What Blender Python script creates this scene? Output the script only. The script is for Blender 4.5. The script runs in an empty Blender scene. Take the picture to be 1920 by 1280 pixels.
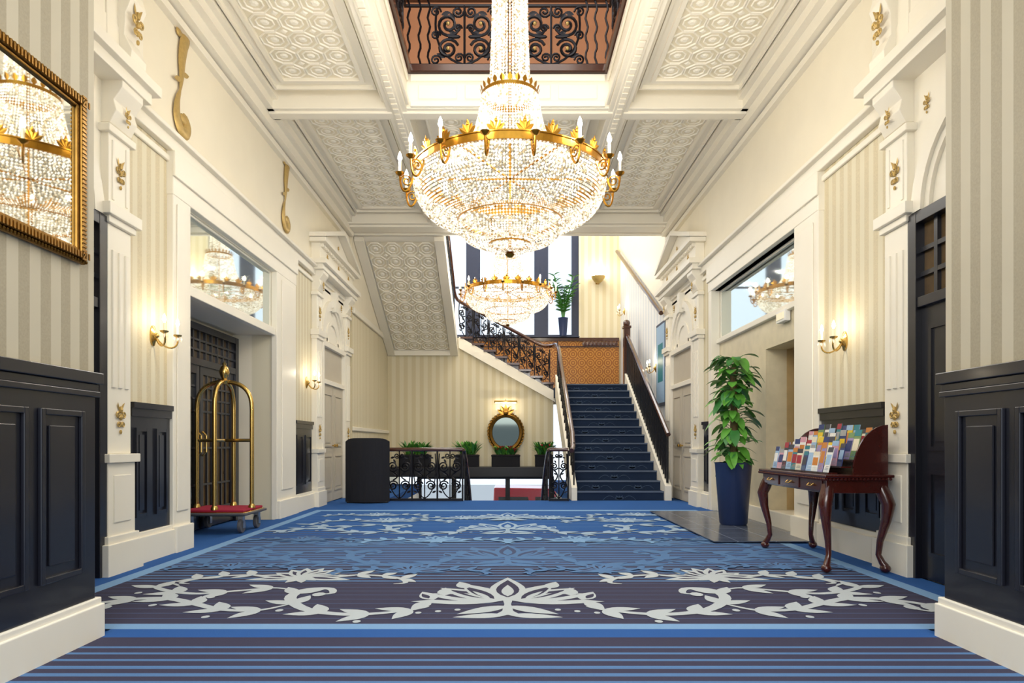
import bpy, bmesh, math, random
from mathutils import Vector, Matrix
random.seed(7)
S = bpy.context.scene
COL = S.collection
PI = math.pi

# ------------------------------------------------------------------ helpers
def lin(h):
    h = h.lstrip('#'); o = []
    for i in (0, 2, 4):
        c = int(h[i:i+2], 16)/255
        o.append(c/12.92 if c <= .04045 else ((c+.055)/1.055)**2.4)
    return (o[0], o[1], o[2], 1)
def sc4(c, k): return (min(c[0]*k, 1), min(c[1]*k, 1), min(c[2]*k, 1), 1)

class MB:
    def __init__(s): s.v = []; s.f = []; s.m = []
    def add(s, vs, fs, m=0):
        o = len(s.v); s.v += [tuple(p) for p in vs]
        s.f += [tuple(i+o for i in f) for f in fs]; s.m += [m]*len(fs); return s
    def box(s, x0, x1, y0, y1, z0, z1, m=0):
        vs = [(x, y, z) for z in (z0, z1) for y in (y0, y1) for x in (x0, x1)]
        return s.add(vs, [(0,2,3,1),(4,5,7,6),(0,1,5,4),(2,6,7,3),(0,4,6,2),(1,3,7,5)], m)
    def quad(s, a, b, c, d, m=0): return s.add([a, b, c, d], [(0,1,2,3)], m)
    def poly(s, pts, m=0): return s.add(pts, [tuple(range(len(pts)))], m)
    def prism(s, pts, axis, a0, a1, m=0):
        def mp(p, a):
            return {'x': (a, p[0], p[1]), 'y': (p[0], a, p[1]), 'z': (p[0], p[1], a)}[axis]
        n = len(pts)
        vs = [mp(p, a0) for p in pts]+[mp(p, a1) for p in pts]
        fs = [tuple(range(n-1, -1, -1)), tuple(range(n, 2*n))]
        fs += [(i, (i+1) % n, n+(i+1) % n, n+i) for i in range(n)]
        return s.add(vs, fs, m)
    def tube(s, pts, r, n=6, m=0):
        pts = [Vector(p) for p in pts]; N = len(pts)
        rs = r if isinstance(r, (list, tuple)) else [r]*N
        vs = []; prev = None
        for i in range(N):
            t = (pts[min(i+1, N-1)]-pts[max(i-1, 0)])
            if t.length < 1e-9: t = Vector((0, 0, 1))
            t.normalize()
            if prev is None:
                a = Vector((0, 0, 1)) if abs(t.z) < .9 else Vector((1, 0, 0))
                nrm = (a-t*a.dot(t)).normalized()
            else:
                nrm = prev-t*prev.dot(t)
                nrm = nrm.normalized() if nrm.length > 1e-6 else t.orthogonal().normalized()
            prev = nrm; b = t.cross(nrm)
            for k in range(n):
                a = 2*PI*k/n
                vs.append(pts[i]+(nrm*math.cos(a)+b*math.sin(a))*rs[i])
        fs = []
        for i in range(N-1):
            for k in range(n):
                k2 = (k+1) % n
                fs.append((i*n+k, i*n+k2, (i+1)*n+k2, (i+1)*n+k))
        fs.append(tuple(range(n-1, -1, -1))); fs.append(tuple((N-1)*n+k for k in range(n)))
        return s.add(vs, fs, m)
    def lathe(s, prof, c=(0,0,0), n=20, m=0, axis='z', sx=1, sy=1):
        vs = []; K = n
        for (r, h) in prof:
            for k in range(K):
                a = 2*PI*k/n
                u, w = r*math.cos(a)*sx, r*math.sin(a)*sy
                p = {'z': (u, w, h), 'x': (h, u, w), 'y': (u, h, w)}[axis]
                vs.append((p[0]+c[0], p[1]+c[1], p[2]+c[2]))
        fs = []
        for i in range(len(prof)-1):
            for k in range(n):
                k2 = (k+1) % K
                fs.append((i*K+k, i*K+k2, (i+1)*K+k2, (i+1)*K+k))
        if prof[0][0] > 1e-5: fs.append(tuple(range(K-1, -1, -1)))
        if prof[-1][0] > 1e-5: fs.append(tuple((len(prof)-1)*K+k for k in range(K)))
        return s.add(vs, fs, m)
    def band(s, r, z0, z1, t, c=(0,0,0), n=48, m=0):
        vs = []; pr = [(r, z0), (r+t, z0), (r+t, z1), (r, z1)]
        for (q, h) in pr:
            for k in range(n):
                a = 2*PI*k/n; vs.append((c[0]+q*math.cos(a), c[1]+q*math.sin(a), c[2]+h))
        fs = []
        for i in range(4):
            j = (i+1) % 4
            for k in range(n):
                k2 = (k+1) % n; fs.append((i*n+k, i*n+k2, j*n+k2, j*n+k))
        return s.add(vs, fs, m)
    def ball(s, c, r, n=10, m=0, sz=1):
        k = max(4, n//2+1)
        pr = [(max(1e-4, r*math.sin(PI*i/k)), -r*sz*math.cos(PI*i/k)) for i in range(k+1)]
        return s.lathe(pr, c, n, m)
    def octa(s, c, r, m=0, e=1.25):
        x, y, z = c
        return s.add([(x+r,y,z),(x-r,y,z),(x,y+r,z),(x,y-r,z),(x,y,z+r*e),(x,y,z-r*e)],
            [(0,2,4),(2,1,4),(1,3,4),(3,0,4),(2,0,5),(1,2,5),(3,1,5),(0,3,5)], m)
    def leaf(s, b, d, L, W, m=0, droop=0., up=(0,0,1), heart=False, k=5, fold=.15):
        b = Vector(b); d = Vector(d).normalized(); up = Vector(up)
        sd = d.cross(up)
        if sd.length < 1e-4: sd = d.cross(Vector((1, 0, 0)))
        sd.normalize(); nn = sd.cross(d).normalized()
        vs = []
        for i in range(k+1):
            t = i/k
            w = (math.sin(PI*min(1, (t*.78+.22)))**.7 if heart else math.sin(PI*(t*.92+.06)))*W*.5
            if t == 1: w = W*.02
            p = b+d*(L*t)-up*(droop*L*t*t)
            vs += [p-sd*w+nn*w*fold, p, p+sd*w+nn*w*fold]
        fs = []
        for i in range(k):
            o = 3*i; fs += [(o, o+1, o+4, o+3), (o+1, o+2, o+5, o+4)]
        return s.add(vs, fs, m)
    def ribbon(s, pts, ws, z, m=0):
        n = len(pts); vs = []
        for i in range(n):
            a = pts[max(i-1, 0)]; b = pts[min(i+1, n-1)]
            dx, dy = b[0]-a[0], b[1]-a[1]; l = math.hypot(dx, dy) or 1
            nx, ny = -dy/l, dx/l; w = ws[i] if isinstance(ws, list) else ws
            vs += [(pts[i][0]+nx*w, pts[i][1]+ny*w, z), (pts[i][0]-nx*w, pts[i][1]-ny*w, z)]
        return s.add(vs, [(2*i, 2*i+1, 2*i+3, 2*i+2) for i in range(n-1)], m)
    def build(s, name, mats, parent=None, smooth=False, bevel=0, world=False, fix=True):
        if not isinstance(mats, (list, tuple)): mats = [mats]
        v = s.v
        if world and parent is not None:
            o = Vector((0, 0, 0)); q = parent
            while q is not None: o += q.location; q = q.parent
            v = [(a[0]-o.x, a[1]-o.y, a[2]-o.z) for a in v]
        me = bpy.data.meshes.new(name); me.from_pydata(v, [], s.f)
        for x in mats: me.materials.append(x)
        me.polygons.foreach_set('material_index', s.m)
        if fix:
            bm = bmesh.new(); bm.from_mesh(me); bmesh.ops.recalc_face_normals(bm, faces=bm.faces); bm.to_mesh(me); bm.free()
        if smooth:
            me.polygons.foreach_set('use_smooth', [True]*len(me.polygons))
            me.set_sharp_from_angle(angle=math.radians(45))
        me.update()
        o = bpy.data.objects.new(name, me); COL.objects.link(o)
        if parent is not None: o.parent = parent
        if bevel:
            b = o.modifiers.new('bevel', 'BEVEL'); b.width = bevel; b.segments = 2; b.limit_method = 'ANGLE'
        return o

def thing(name, label, cat, loc=(0,0,0), group=None, rotz=0):
    o = bpy.data.objects.new(name, None); COL.objects.link(o)
    o.empty_display_size = .1
    o.location = loc; o.rotation_euler = (0, 0, rotz); o['label'] = label; o['category'] = cat
    if group: o['group'] = group
    return o
def tag(o, label, cat, group=None):
    o['label'] = label; o['category'] = cat
    if group: o['group'] = group
    return o
def struct(o): o['kind'] = 'structure'; return o
def sroot(name, loc=(0,0,0), rotz=0):
    o = bpy.data.objects.new(name, None); COL.objects.link(o); o.location = loc; o.rotation_euler = (0,0,rotz)
    o['kind'] = 'structure'; return o
def dup(root, loc, rotz=0, label=None, group=None, scale=1):
    r = root.copy(); COL.objects.link(r); r.location = loc; r.rotation_euler = (0, 0, rotz); r.scale = (scale,)*3
    if label: r['label'] = label
    if group: r['group'] = group
    for ch in list(root.children):
        c = ch.copy(); COL.objects.link(c); c.parent = r
        for g in list(ch.children):
            d = g.copy(); COL.objects.link(d); d.parent = c
    return r
def bez(p, n=12):
    out = []
    for i in range(n+1):
        t = i/n; q = [Vector(a) for a in p]
        while len(q) > 1: q = [q[j].lerp(q[j+1], t) for j in range(len(q)-1)]
        out.append(q[0])
    return out
def catmull(pts, n=40):
    pts = [Vector(p) for p in pts]; cp = []
    for i in range(n+1):
        t = i/n*(len(pts)-1); k = min(int(t), len(pts)-2); f_ = t-k
        p0, p1, p2, p3 = [pts[max(0, min(len(pts)-1, k+j))] for j in (-1, 0, 1, 2)]
        cp.append(.5*((2*p1)+(p2-p0)*f_+(2*p0-5*p1+4*p2-p3)*f_*f_+(3*p1-p0-3*p2+p3)*f_**3))
    return cp
def spiral(c, U, V, r0, r1, a0, a1, n=18):
    c = Vector(c); U = Vector(U); V = Vector(V); o = []
    for i in range(n+1):
        t = i/n; r = r0+(r1-r0)*t; a = a0+(a1-a0)*t
        o.append(c+U*(r*math.cos(a))+V*(r*math.sin(a)))
    return o

# ------------------------------------------------------------------ materials
def newmat(name):
    m = bpy.data.materials.new(name); m.use_nodes = True
    return m, m.node_tree, m.node_tree.nodes['Principled BSDF']
def mixc(nt, fac, a, b):
    x = nt.nodes.new('ShaderNodeMix'); x.data_type = 'RGBA'
    for sock, val in ((0, fac), (6, a), (7, b)):
        if hasattr(val, 'is_output'): nt.links.new(val, x.inputs[sock])
        else: x.inputs[sock].default_value = val
    return x.outputs[2]
def math_(nt, op, a, b=None):
    x = nt.nodes.new('ShaderNodeMath'); x.operation = op
    for i, val in enumerate((a, b)):
        if val is None: continue
        if hasattr(val, 'is_output'): nt.links.new(val, x.inputs[i])
        else: x.inputs[i].default_value = val
    return x.outputs[0]
def noise(nt, scale, det=3, vec=None):
    n = nt.nodes.new('ShaderNodeTexNoise'); n.inputs['Scale'].default_value = scale; n.inputs['Detail'].default_value = det
    tc = nt.nodes.new('ShaderNodeTexCoord'); nt.links.new(tc.outputs['Object'], n.inputs['Vector'])
    return n.outputs['Fac']
def bumpit(nt, b, h, st, dist=.01):
    x = nt.nodes.new('ShaderNodeBump'); x.inputs['Strength'].default_value = st; x.inputs['Distance'].default_value = dist
    nt.links.new(h, x.inputs['Height']); nt.links.new(x.outputs[0], b.inputs['Normal'])
def mat(name, hx, rough=.5, metal=0, var=.08, nsc=6, bump=0, emit=0, spec=None, coat=0):
    m, nt, b = newmat(name); c = lin(hx)
    f = noise(nt, nsc)
    out = mixc(nt, f, sc4(c, 1-var), sc4(c, 1+var))
    nt.links.new(out, b.inputs['Base Color'])
    b.inputs['Roughness'].default_value = rough; b.inputs['Metallic'].default_value = metal
    if spec is not None: b.inputs['Specular IOR Level'].default_value = spec
    if coat: b.inputs['Coat Weight'].default_value = coat; b.inputs['Coat Roughness'].default_value = .1
    if emit:
        nt.links.new(out, b.inputs['Emission Color']); b.inputs['Emission Strength'].default_value = emit
    if bump: bumpit(nt, b, f, bump)
    return m
def stripe(name, axis, period, h1, h2, rough=.6):
    m, nt, b = newmat(name)
    tc = nt.nodes.new('ShaderNodeTexCoord'); sp = nt.nodes.new('ShaderNodeSeparateXYZ')
    nt.links.new(tc.outputs['Object'], sp.inputs[0])
    v = math_(nt, 'MULTIPLY', sp.outputs[axis], 1/period)
    g = math_(nt, 'GREATER_THAN', math_(nt, 'FRACT', v), .5)
    n = noise(nt, 90, 4)
    a1 = mixc(nt, n, sc4(lin(h1), .82), sc4(lin(h1), 1.14))
    c = mixc(nt, g, a1, lin(h2))
    nt.links.new(c, b.inputs['Base Color']); b.inputs['Roughness'].default_value = rough
    return m
def carpet(name, hx, hx2=None, var=.18):
    m, nt, b = newmat(name); c = lin(hx)
    f = noise(nt, 260, 2); f2 = noise(nt, 1.5, 2)
    a = mixc(nt, f, sc4(c, 1-var), sc4(c, 1+var))
    d = mixc(nt, math_(nt, 'MULTIPLY', f2, .3), a, lin(hx2 or hx))
    nt.links.new(d, b.inputs['Base Color']); b.inputs['Roughness'].default_value = .95
    b.inputs['Specular IOR Level'].default_value = .1
    bumpit(nt, b, f, .4, .004)
    return m

TRIM = mat('trim_white', '#f6efde', .4, var=.02, nsc=4)
CREAM = mat('plaster_cream', '#f3ead4', .55, var=.04, nsc=3, bump=.05)
LINC = mat('lincrusta_cream', '#fbf5e6', .35, var=.02, nsc=8)
LING = mat('lincrusta_ground', '#efe5cb', .45, var=.04, nsc=8)  # antique-style darker ground, shade painted in where flat light hides the relief
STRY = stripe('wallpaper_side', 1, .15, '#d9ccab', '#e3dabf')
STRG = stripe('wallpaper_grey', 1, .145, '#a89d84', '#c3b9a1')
STRX = stripe('wallpaper_rear', 0, .21, '#dacda9', '#e3d9bd')
STRB = stripe('wallpaper_cool', 1, .3, '#dce1e8', '#edeeef')
NAVY = mat('panel_navy', '#181922', .3, var=.1, nsc=3, coat=.3)
GOLD = mat('gold_leaf', '#b3812f', .3, 1, var=.2, nsc=30)
GOLDA = mat('gold_antique', '#86642f', .38, 1, var=.35, nsc=25)
GOLDP = mat('gold_paint', '#c2a566', .45, .5, var=.2, nsc=30)
BRASS = mat('brass', '#d2b069', .22, 1, var=.05)
IRON = mat('wrought_iron', '#1b1a20', .4, .6, var=.1)
RAILW = mat('rail_wood', '#4a2a1e', .2, var=.15, nsc=12, coat=.5)
WOOD = mat('mahogany', '#43150f', .25, var=.3, nsc=14, coat=.6)
STEEL = mat('steel', '#b8b8bb', .3, 1)
RUBBER = mat('rubber_grey', '#55555a', .6)
RED = mat('red_carpet', '#a3183a', .9, var=.15, nsc=80)
BLACKC = mat('black_cloth', '#14151d', .85, var=.2, nsc=200)
BLACK = mat('black_lacquer', '#0f0f14', .35)
POTB = mat('pot_blue', '#22325a', .35, var=.1)
SOIL = mat('soil', '#2b1d14', .9, var=.3, nsc=40)
LEAF1 = mat('leaf_green', '#5a9a3a', .4, var=.35, nsc=9)
LEAF2 = mat('leaf_deep', '#38793a', .4, var=.35, nsc=9)
FLOW = mat('flower_red', '#c92a3a', .5, var=.2)
STEMM = mat('plant_pole', '#6b5a36', .8, var=.3, nsc=30)
SALM = mat('salmon_wall', '#cf966f', .6, var=.05)
MARB = mat('marble_beige', '#dbcfb0', .35, var=.16, nsc=7)
MARB2 = mat('marble_brown', '#bfa577', .3, var=.25, nsc=7)
AMBER = mat('glass_amber', '#5c482a', .12, var=.5, nsc=5)
DGLASS = mat('glass_dark', '#2a2a26', .08, var=.3, nsc=4)
DOORF = mat('door_stone_paint', '#c4baa7', .5, var=.05)
FRAMEB = mat('window_navy', '#1e2a48', .4, var=.1)
WHITEP = mat('paper_white', '#f2f0ea', .6, var=.02)
CANDLE = mat('candle_sleeve', '#f3e8c8', .4, emit=.25)
CAR_R = carpet('carpet_royal', '#345f9f', '#2f5390')
CAR_D = carpet('carpet_dark', '#434155', '#3a3b4f')
CAR_S = carpet('carpet_steel', '#5a7ca8', '#5073a0')
CAR_L = carpet('carpet_light', '#7fa4cc', '#739ac2')
CAR_C = carpet('carpet_cream', '#bcc3c6', '#abb6c0', var=.18)
CAR_CB = carpet('carpet_paleblue', '#9fb6cd', '#8fabc9', var=.18)
CAR_M = carpet('carpet_mid', '#4b5674', '#455275')
CAR_T = carpet('carpet_tone', '#5173a4', '#4a6a9a')
CAR_ST = carpet('carpet_stair', '#222e45', '#3b4d68', var=.5)
NOSE = mat('stair_nosing', '#58657a', .5, var=.1)
CAR_SM = carpet('carpet_stair_motif', '#46566e', '#506077', var=.3)

def emis(name, hx, st):
    m, nt, b = newmat(name); c = lin(hx)
    f = noise(nt, 5); o = mixc(nt, f, c, sc4(c, .95))
    nt.links.new(o, b.inputs['Base Color']); nt.links.new(o, b.inputs['Emission Color'])
    b.inputs['Emission Strength'].default_value = st; return m
BULB = emis('bulb_warm', '#fff0d0', 28)
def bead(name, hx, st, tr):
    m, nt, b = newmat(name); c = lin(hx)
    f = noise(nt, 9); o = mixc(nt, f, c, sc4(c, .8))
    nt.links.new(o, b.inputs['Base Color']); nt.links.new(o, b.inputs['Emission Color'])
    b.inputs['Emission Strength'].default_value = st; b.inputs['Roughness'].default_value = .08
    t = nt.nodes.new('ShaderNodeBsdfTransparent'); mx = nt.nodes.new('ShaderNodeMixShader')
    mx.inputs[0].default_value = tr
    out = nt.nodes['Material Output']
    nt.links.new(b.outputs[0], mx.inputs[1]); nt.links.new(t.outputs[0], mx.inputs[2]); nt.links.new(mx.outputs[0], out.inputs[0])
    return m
BEADS = [bead('crystal_glow_bright', '#fffaf0', .85, .1), bead('crystal_glow_mid', '#fbf1da', .38, .12), bead('crystal_glow_dim', '#d3c09a', .16, .15)]  # glow and sparkle of lit crystal put into the beads as emission
def mirror(name, hx, rough=.02, metal=1):
    return mat(name, hx, rough, metal, var=.01)
MIRR = mirror('mirror_glass', '#e2e4e0')
MIRT = mirror('mirror_tinted', '#d0d8d4', .03, .85)
MIRD = mirror('mirror_dark', '#4a514e', .05)
def wglass():
    m, nt, b = newmat('window_glass'); f = noise(nt, 3)
    nt.links.new(mixc(nt, f, (.9,.95,1,1), (.95,.98,1,1)), b.inputs['Base Color']); b.inputs['Roughness'].default_value = .05
    t = nt.nodes.new('ShaderNodeBsdfTransparent'); mx = nt.nodes.new('ShaderNodeMixShader'); mx.inputs[0].default_value = .95
    t.inputs[0].default_value = (.96, .98, 1, 1)
    nt.links.new(b.outputs[0], mx.inputs[1]); nt.links.new(t.outputs[0], mx.inputs[2]); nt.links.new(mx.outputs[0], nt.nodes['Material Output'].inputs[0])
    return m
WGL = wglass()
def tilemat():
    m, nt, b = newmat('tile_amber')
    tc = nt.nodes.new('ShaderNodeTexCoord'); sp = nt.nodes.new('ShaderNodeSeparateXYZ'); nt.links.new(tc.outputs['Object'], sp.inputs[0])
    fx = math_(nt, 'SUBTRACT', math_(nt, 'FRACT', math_(nt, 'MULTIPLY', sp.outputs[0], 4)), .5)
    fz = math_(nt, 'SUBTRACT', math_(nt, 'FRACT', math_(nt, 'MULTIPLY', sp.outputs[2], 4)), .5)
    r = math_(nt, 'SQRT', math_(nt, 'ADD', math_(nt, 'MULTIPLY', fx, fx), math_(nt, 'MULTIPLY', fz, fz)))
    w = math_(nt, 'GREATER_THAN', math_(nt, 'SINE', math_(nt, 'MULTIPLY', r, 26)), .1)
    c = mixc(nt, w, lin('#8f5622'), lin('#bf8438'))
    nt.links.new(c, b.inputs['Base Color']); b.inputs['Roughness'].default_value = .2
    return m
TILE = tilemat()
def granite():
    m, nt, b = newmat('granite_tiles')
    tc = nt.nodes.new('ShaderNodeTexCoord'); br = nt.nodes.new('ShaderNodeTexBrick'); nt.links.new(tc.outputs['Object'], br.inputs[0])
    br.offset = 0; br.inputs['Scale'].default_value = 1; br.inputs['Brick Width'].default_value = .4; br.inputs['Row Height'].default_value = .4
    br.inputs['Mortar Size'].default_value = .006
    br.inputs['Color1'].default_value = lin('#3f4657'); br.inputs['Color2'].default_value = lin('#4b5263'); br.inputs['Mortar'].default_value = lin('#8890a0')
    n = noise(nt, 150); o = mixc(nt, math_(nt, 'MULTIPLY', n, .5), br.outputs[0], lin('#667082'))
    nt.links.new(o, b.inputs['Base Color']); b.inputs['Roughness'].default_value = .22
    return m
GRAN = granite()

# ------------------------------------------------------------------ room shell
WL, WR = -3.25, 3.25
PL, PR = 2.235, 2.365      # faces of the two near piers
BK = -3.82                 # back of the left recess
DC = 4.43                  # near door surrounds
N0, N1 = 5.68, 6.36        # striped bay between surround and portal (left)
b = MB()
b.box(-3.55, WL, 3.6, 6.68, 0, 3.95, 0); b.box(-3.55, WL, 9.25, 13.5, 0, 3.95, 0)
b.box(-3.55, WL, 6.68, 9.25, 3.42, 3.95, 1); b.box(-3.55, WL, 3.6, 13.5, 3.95, 5.75, 1)
b.box(-4.3, BK, 6.5, 9.45, 0, 3.6, 1); b.box(BK, -3.55, 9.25, 9.45, 0, 3.42, 1); b.box(BK, -3.55, 6.5, 6.68, 0, 3.42, 1)
b.box(BK, -3.3, 6.68, 9.25, 2.56, 2.62, 1)
struct(b.build('wall_left', [STRY, CREAM]))
b = MB()
b.box(WR, 3.55, 3.6, 7.4, 0, 3.95, 0); b.box(WR, 3.55, 10.5, 13.5, 0, 3.95, 0)
b.box(WR, 3.55, 7.4, 10.5, 3.45, 3.95, 1); b.box(WR, 3.55, 3.6, 13.5, 3.95, 5.75, 1)
b.box(3.33, 3.6, 8.6, 10.5, 0, 2.64, 2); b.box(3.33, 3.6, 7.4, 7.5, 0, 2.64, 2); b.box(3.33, 3.6, 7.5, 8.6, 2.27, 2.64, 2)
b.box(3.33, 3.9, 7.5, 8.6, 0, .2, 1); b.box(3.75, 3.95, 7.4, 8.7, .2, 2.4, 3); b.box(3.6, 3.75, 8.6, 8.7, .2, 2.3, 3); b.box(3.6, 3.75, 7.4, 7.5, .2, 2.3, 3)
b.box(3.6, 3.75, 7.5, 8.6, 2.27, 2.35, 3); b.box(3.4, 3.6, 7.4, 10.5, 2.64, 3.45, 1)
struct(b.build('wall_right', [STRY, CREAM, MARB, MARB2]))
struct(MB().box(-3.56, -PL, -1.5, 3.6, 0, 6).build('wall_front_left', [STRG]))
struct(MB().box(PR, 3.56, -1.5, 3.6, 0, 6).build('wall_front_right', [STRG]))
# stair hall
struct(MB().box(-3.45, -3.15, 13.5, 19.5, -3, 3.75, 0).box(-3.45, -3.15, 13.5, 19.5, 3.75, 9.3, 1).build('wall_left_rear', [STRY, CREAM]))
b = MB(); b.box(WR, 3.55, 13.5, 19.5, -3, 9.3, 0)
b.prism([(13.5, 3.7), (19.2, 6.66), (19.2, 9.3), (13.5, 9.3)], 'x', 3.2, WR, 1)
struct(b.build('wall_right_rear', [STRB, TRIM]))
b = MB()
b.box(-3.15, 3.25, 19.2, 19.5, 2.2, 4.1, 0); b.box(2.05, 3.25, 19.2, 19.5, 4.1, 9.3, 0); b.box(-3.15, -2.7, 19.2, 19.5, 4.1, 9.3, 0); b.box(-2.7, 2.05, 19.2, 19.5, 8, 9.3, 0)
struct(b.build('wall_rear', [STRX]))
b = MB(); b.prism([(-3.15, .2), (1.2, .2), (1.2, 2.2), (-1.25, 3.62), (-3.15, 3.62)], 'y', 17.5, 17.6)
struct(b.build('wall_under_stair', [STRX]))
struct(MB().box(-2.42, -2.3, 12.3, 17.5, -3, -.2).build('wall_stairwell_left', [CREAM]))
struct(MB().box(1.27, 1.37, 12.3, 17.5, -3, -.2).build('wall_stairwell_right', [CREAM]))
struct(MB().box(-2.4, 1.3, 12.18, 12.29, -3, -.2).build('wall_stairwell_front', [CREAM]))
# upper floor around the light well
b = MB(); b.box(-3.5, 3.5, 10, 10.15, 5.8, 8, 0); b.box(-3.5, -3.4, 3.6, 10, 5.8, 8, 0); b.box(3.4, 3.5, 3.6, 10, 5.8, 8, 0)
struct(b.build('wall_upper', [SALM]))
struct(MB().box(-3.54, 3.54, 13.45, 13.62, 5.77, 9.3).build('wall_upper_rear', [CREAM]))
b = MB(); b.box(-4.3, 4, -2, 12.3, -.2, 0); b.box(-3.45, -2.3, 12.3, 17.5, -.2, 0); b.box(1.25, 3.55, 12.3, 19.4, -.2, 0); b.box(-2.4, 1.3, 12.2, 19, -3.1, -2.6)
struct(b.build('floor', [CAR_R]))

# ceiling
def relief(mb, u0, u1, v0, v1, cell, fm, K=1.0):
    nu = max(1, round((u1-u0)/cell)); nv = max(1, round((v1-v0)/cell)); cu = (u1-u0)/nu; cv = (v1-v0)/nv
    mb.quad(fm(u0, v0, 0), fm(u1, v0, 0), fm(u1, v1, 0), fm(u0, v1, 0), 1)
    def ring(cx, cy, r0, r1, h, n=8):
        vs = []; h *= K
        for (r, hh) in ((r0, .001), (r0+(r1-r0)*.3, h), (r0+(r1-r0)*.7, h), (r1, .001)):
            for k in range(n):
                a = 2*PI*(k+.5)/n; vs.append(fm(cx+r*cu*math.cos(a), cy+r*cv*math.sin(a), hh))
        fs = [(i*n+k, i*n+(k+1) % n, (i+1)*n+(k+1) % n, (i+1)*n+k) for i in range(3) for k in range(n)]
        mb.add(vs, fs, 0)
    def boss(cx, cy, r, h, n=8):
        h *= K
        vs = [fm(cx+r*cu*math.cos(2*PI*k/n), cy+r*cv*math.sin(2*PI*k/n), .001) for k in range(n)]
        vs += [fm(cx+r*.55*cu*math.cos(2*PI*k/n), cy+r*.55*cv*math.sin(2*PI*k/n), h) for k in range(n)]
        fs = [(k, (k+1) % n, n+(k+1) % n, n+k) for k in range(n)]+[tuple(range(n, 2*n))]
        mb.add(vs, fs, 0)
    for i in range(nu):
        for j in range(nv):
            cx = u0+(i+.5)*cu; cy = v0+(j+.5)*cv
            ring(cx, cy, .46, .535, .015); ring(cx, cy, .27, .34, .012); boss(cx, cy, .16, .016, 8)
            if i < nu-1 and j < nv-1: boss(cx+cu/2, cy+cv/2, .14, .012, 4)

b = MB()
b.box(-3.54, -1.4, 3.6, 13.44, 5.62, 5.76); b.box(1.4, 3.54, 3.6, 13.44, 5.62, 5.76); b.box(-1.4, 1.4, 8.7, 13.44, 5.62, 5.76)
ceil = struct(b.build('ceiling', [CREAM]))
def cpanel(x0, x1, y0, y1, cell=.31):
    p = MB(); relief(p, x0, x1, y0, y1, cell, lambda u, v, h: (u, v, 5.565-h)); p.build('ceiling_panel', [LINC, LING], ceil, fix=False)
    q = MB()
    for k, (g, w, z) in enumerate(((0, .05, 5.52), (.05, .09, 5.55), (.14, .03, 5.5))):
        a0, a1, c0, c1 = x0-g-w, x1+g+w, y0-g-w, y1+g+w
        q.box(a0, a0+w, c0, c1, z, 5.63); q.box(a1-w, a1, c0, c1, z, 5.63); q.box(a0+w, a1-w, c0, c0+w, z, 5.63); q.box(a0+w, a1-w, c1-w, c1, z, 5.63)
    q.build('panel_moulding', [TRIM], ceil)
for s in (-1, 1):
    xs = sorted((s*2.76, s*1.82))
    cpanel(xs[0], xs[1], 3.9, 8.22); cpanel(xs[0], xs[1], 9.15, 12.66)
cpanel(-.96, .96, 9.2, 12.6)
nt_ = [0]
def trim(b, mats=None, bevel=.01):
    nt_[0] += 1
    return struct(b.build('trim_%d' % nt_[0], mats or [TRIM], bevel=bevel))
for s in (-1, 1):
    b = MB()
    def bx(x0, x1, *a): b.box(min(x0*s, x1*s), max(x0*s, x1*s), *a)
    bx(1.3, 1.56, 3.6, 13.43, 5.35, 5.8); bx(1.26, 1.3, 3.6, 8.53, 5.38, 5.46); bx(1.27, 1.3, 3.6, 8.53, 5.7, 5.78); bx(1.56, 1.62, 3.6, 13.42, 5.44, 5.63)
    bx(1.36, 1.5, 3.6, 13.4, 5.325, 5.36)
    for k in range(60): bx(1.39, 1.47, 5.5+k*.13, 5.6+k*.13, 5.305, 5.33)
    trim(b)
    b = MB(); bx(3.1, 3.25, 3.6, 13.43, 5.22, 5.63); bx(3.02, 3.1, 3.6, 13.43, 5.36, 5.63); bx(2.955, 3.02, 3.6, 13.43, 5.47, 5.63); bx(3.18, 3.25, 3.6, 13.43, 5.12, 5.2)
    trim(b, None, 0)
b = MB(); b.box(-3.2, 3.2, 8.57, 8.88, 5.36, 5.81); b.box(-1.25, 1.25, 8.53, 8.58, 5.37, 5.44); b.box(-1.25, 1.25, 8.54, 8.58, 5.7, 5.79)
b.box(-3.1, 3.1, 8.64, 8.8, 5.33, 5.37)
for i in range(4): b.box(-1.15+i*.6, -.65+i*.6, 8.555, 8.575, 5.48, 5.66)
trim(b)
b = MB(); b.box(-3.24, 3.24, 12.95, 13.5, 5.335, 5.75); b.box(-3.24, 3.24, 13.49, 13.58, 5.28, 5.45); b.box(-3.1, 3.1, 13.05, 13.4, 5.295, 5.34)
trim(b)
struct(MB().box(-3.49, 3.49, 3.6, 10.14, 8, 8.15).build('ceiling_upper', [CREAM]))
struct(MB().box(-3.5, 3.55, 13.5, 19.5, 9.3, 9.45).build('ceiling_stair_hall', [CREAM]))

# picture rails / dado / baseboards
def side(s):
    def f(b, x0, x1, y0, y1, z0, z1, m=0):   # x as distance out of the wall
        a, c = s*(3.25-x0), s*(3.25-x1); b.box(min(a, c), max(a, c), y0, y1, z0, z1, m)
    return f
def wains(b, f, y0, y1, n, z0=.27, z1=1.41):
    f(b, 0, .03, y0, y1, z0, z1-.02); f(b, .0, .07, y0, y1+.001, z1-.05, z1); f(b, 0, .05, y0, y1+.002, z1-.12, z1-.045)
    w = (y1-y0)/n
    for i in range(n):
        a, c = y0+i*w+.07, y0+(i+1)*w-.07
        f(b, .03, .05, a, a+.03, z0+.14, z1-.22); f(b, .03, .05, c-.03, c, z0+.14, z1-.22)
        f(b, .03, .049, a+.03, c-.03, z0+.14, z0+.17); f(b, .03, .049, a+.03, c-.03, z1-.25, z1-.22); f(b, .03, .042, a+.06, c-.06, z0+.2, z1-.28)
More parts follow.
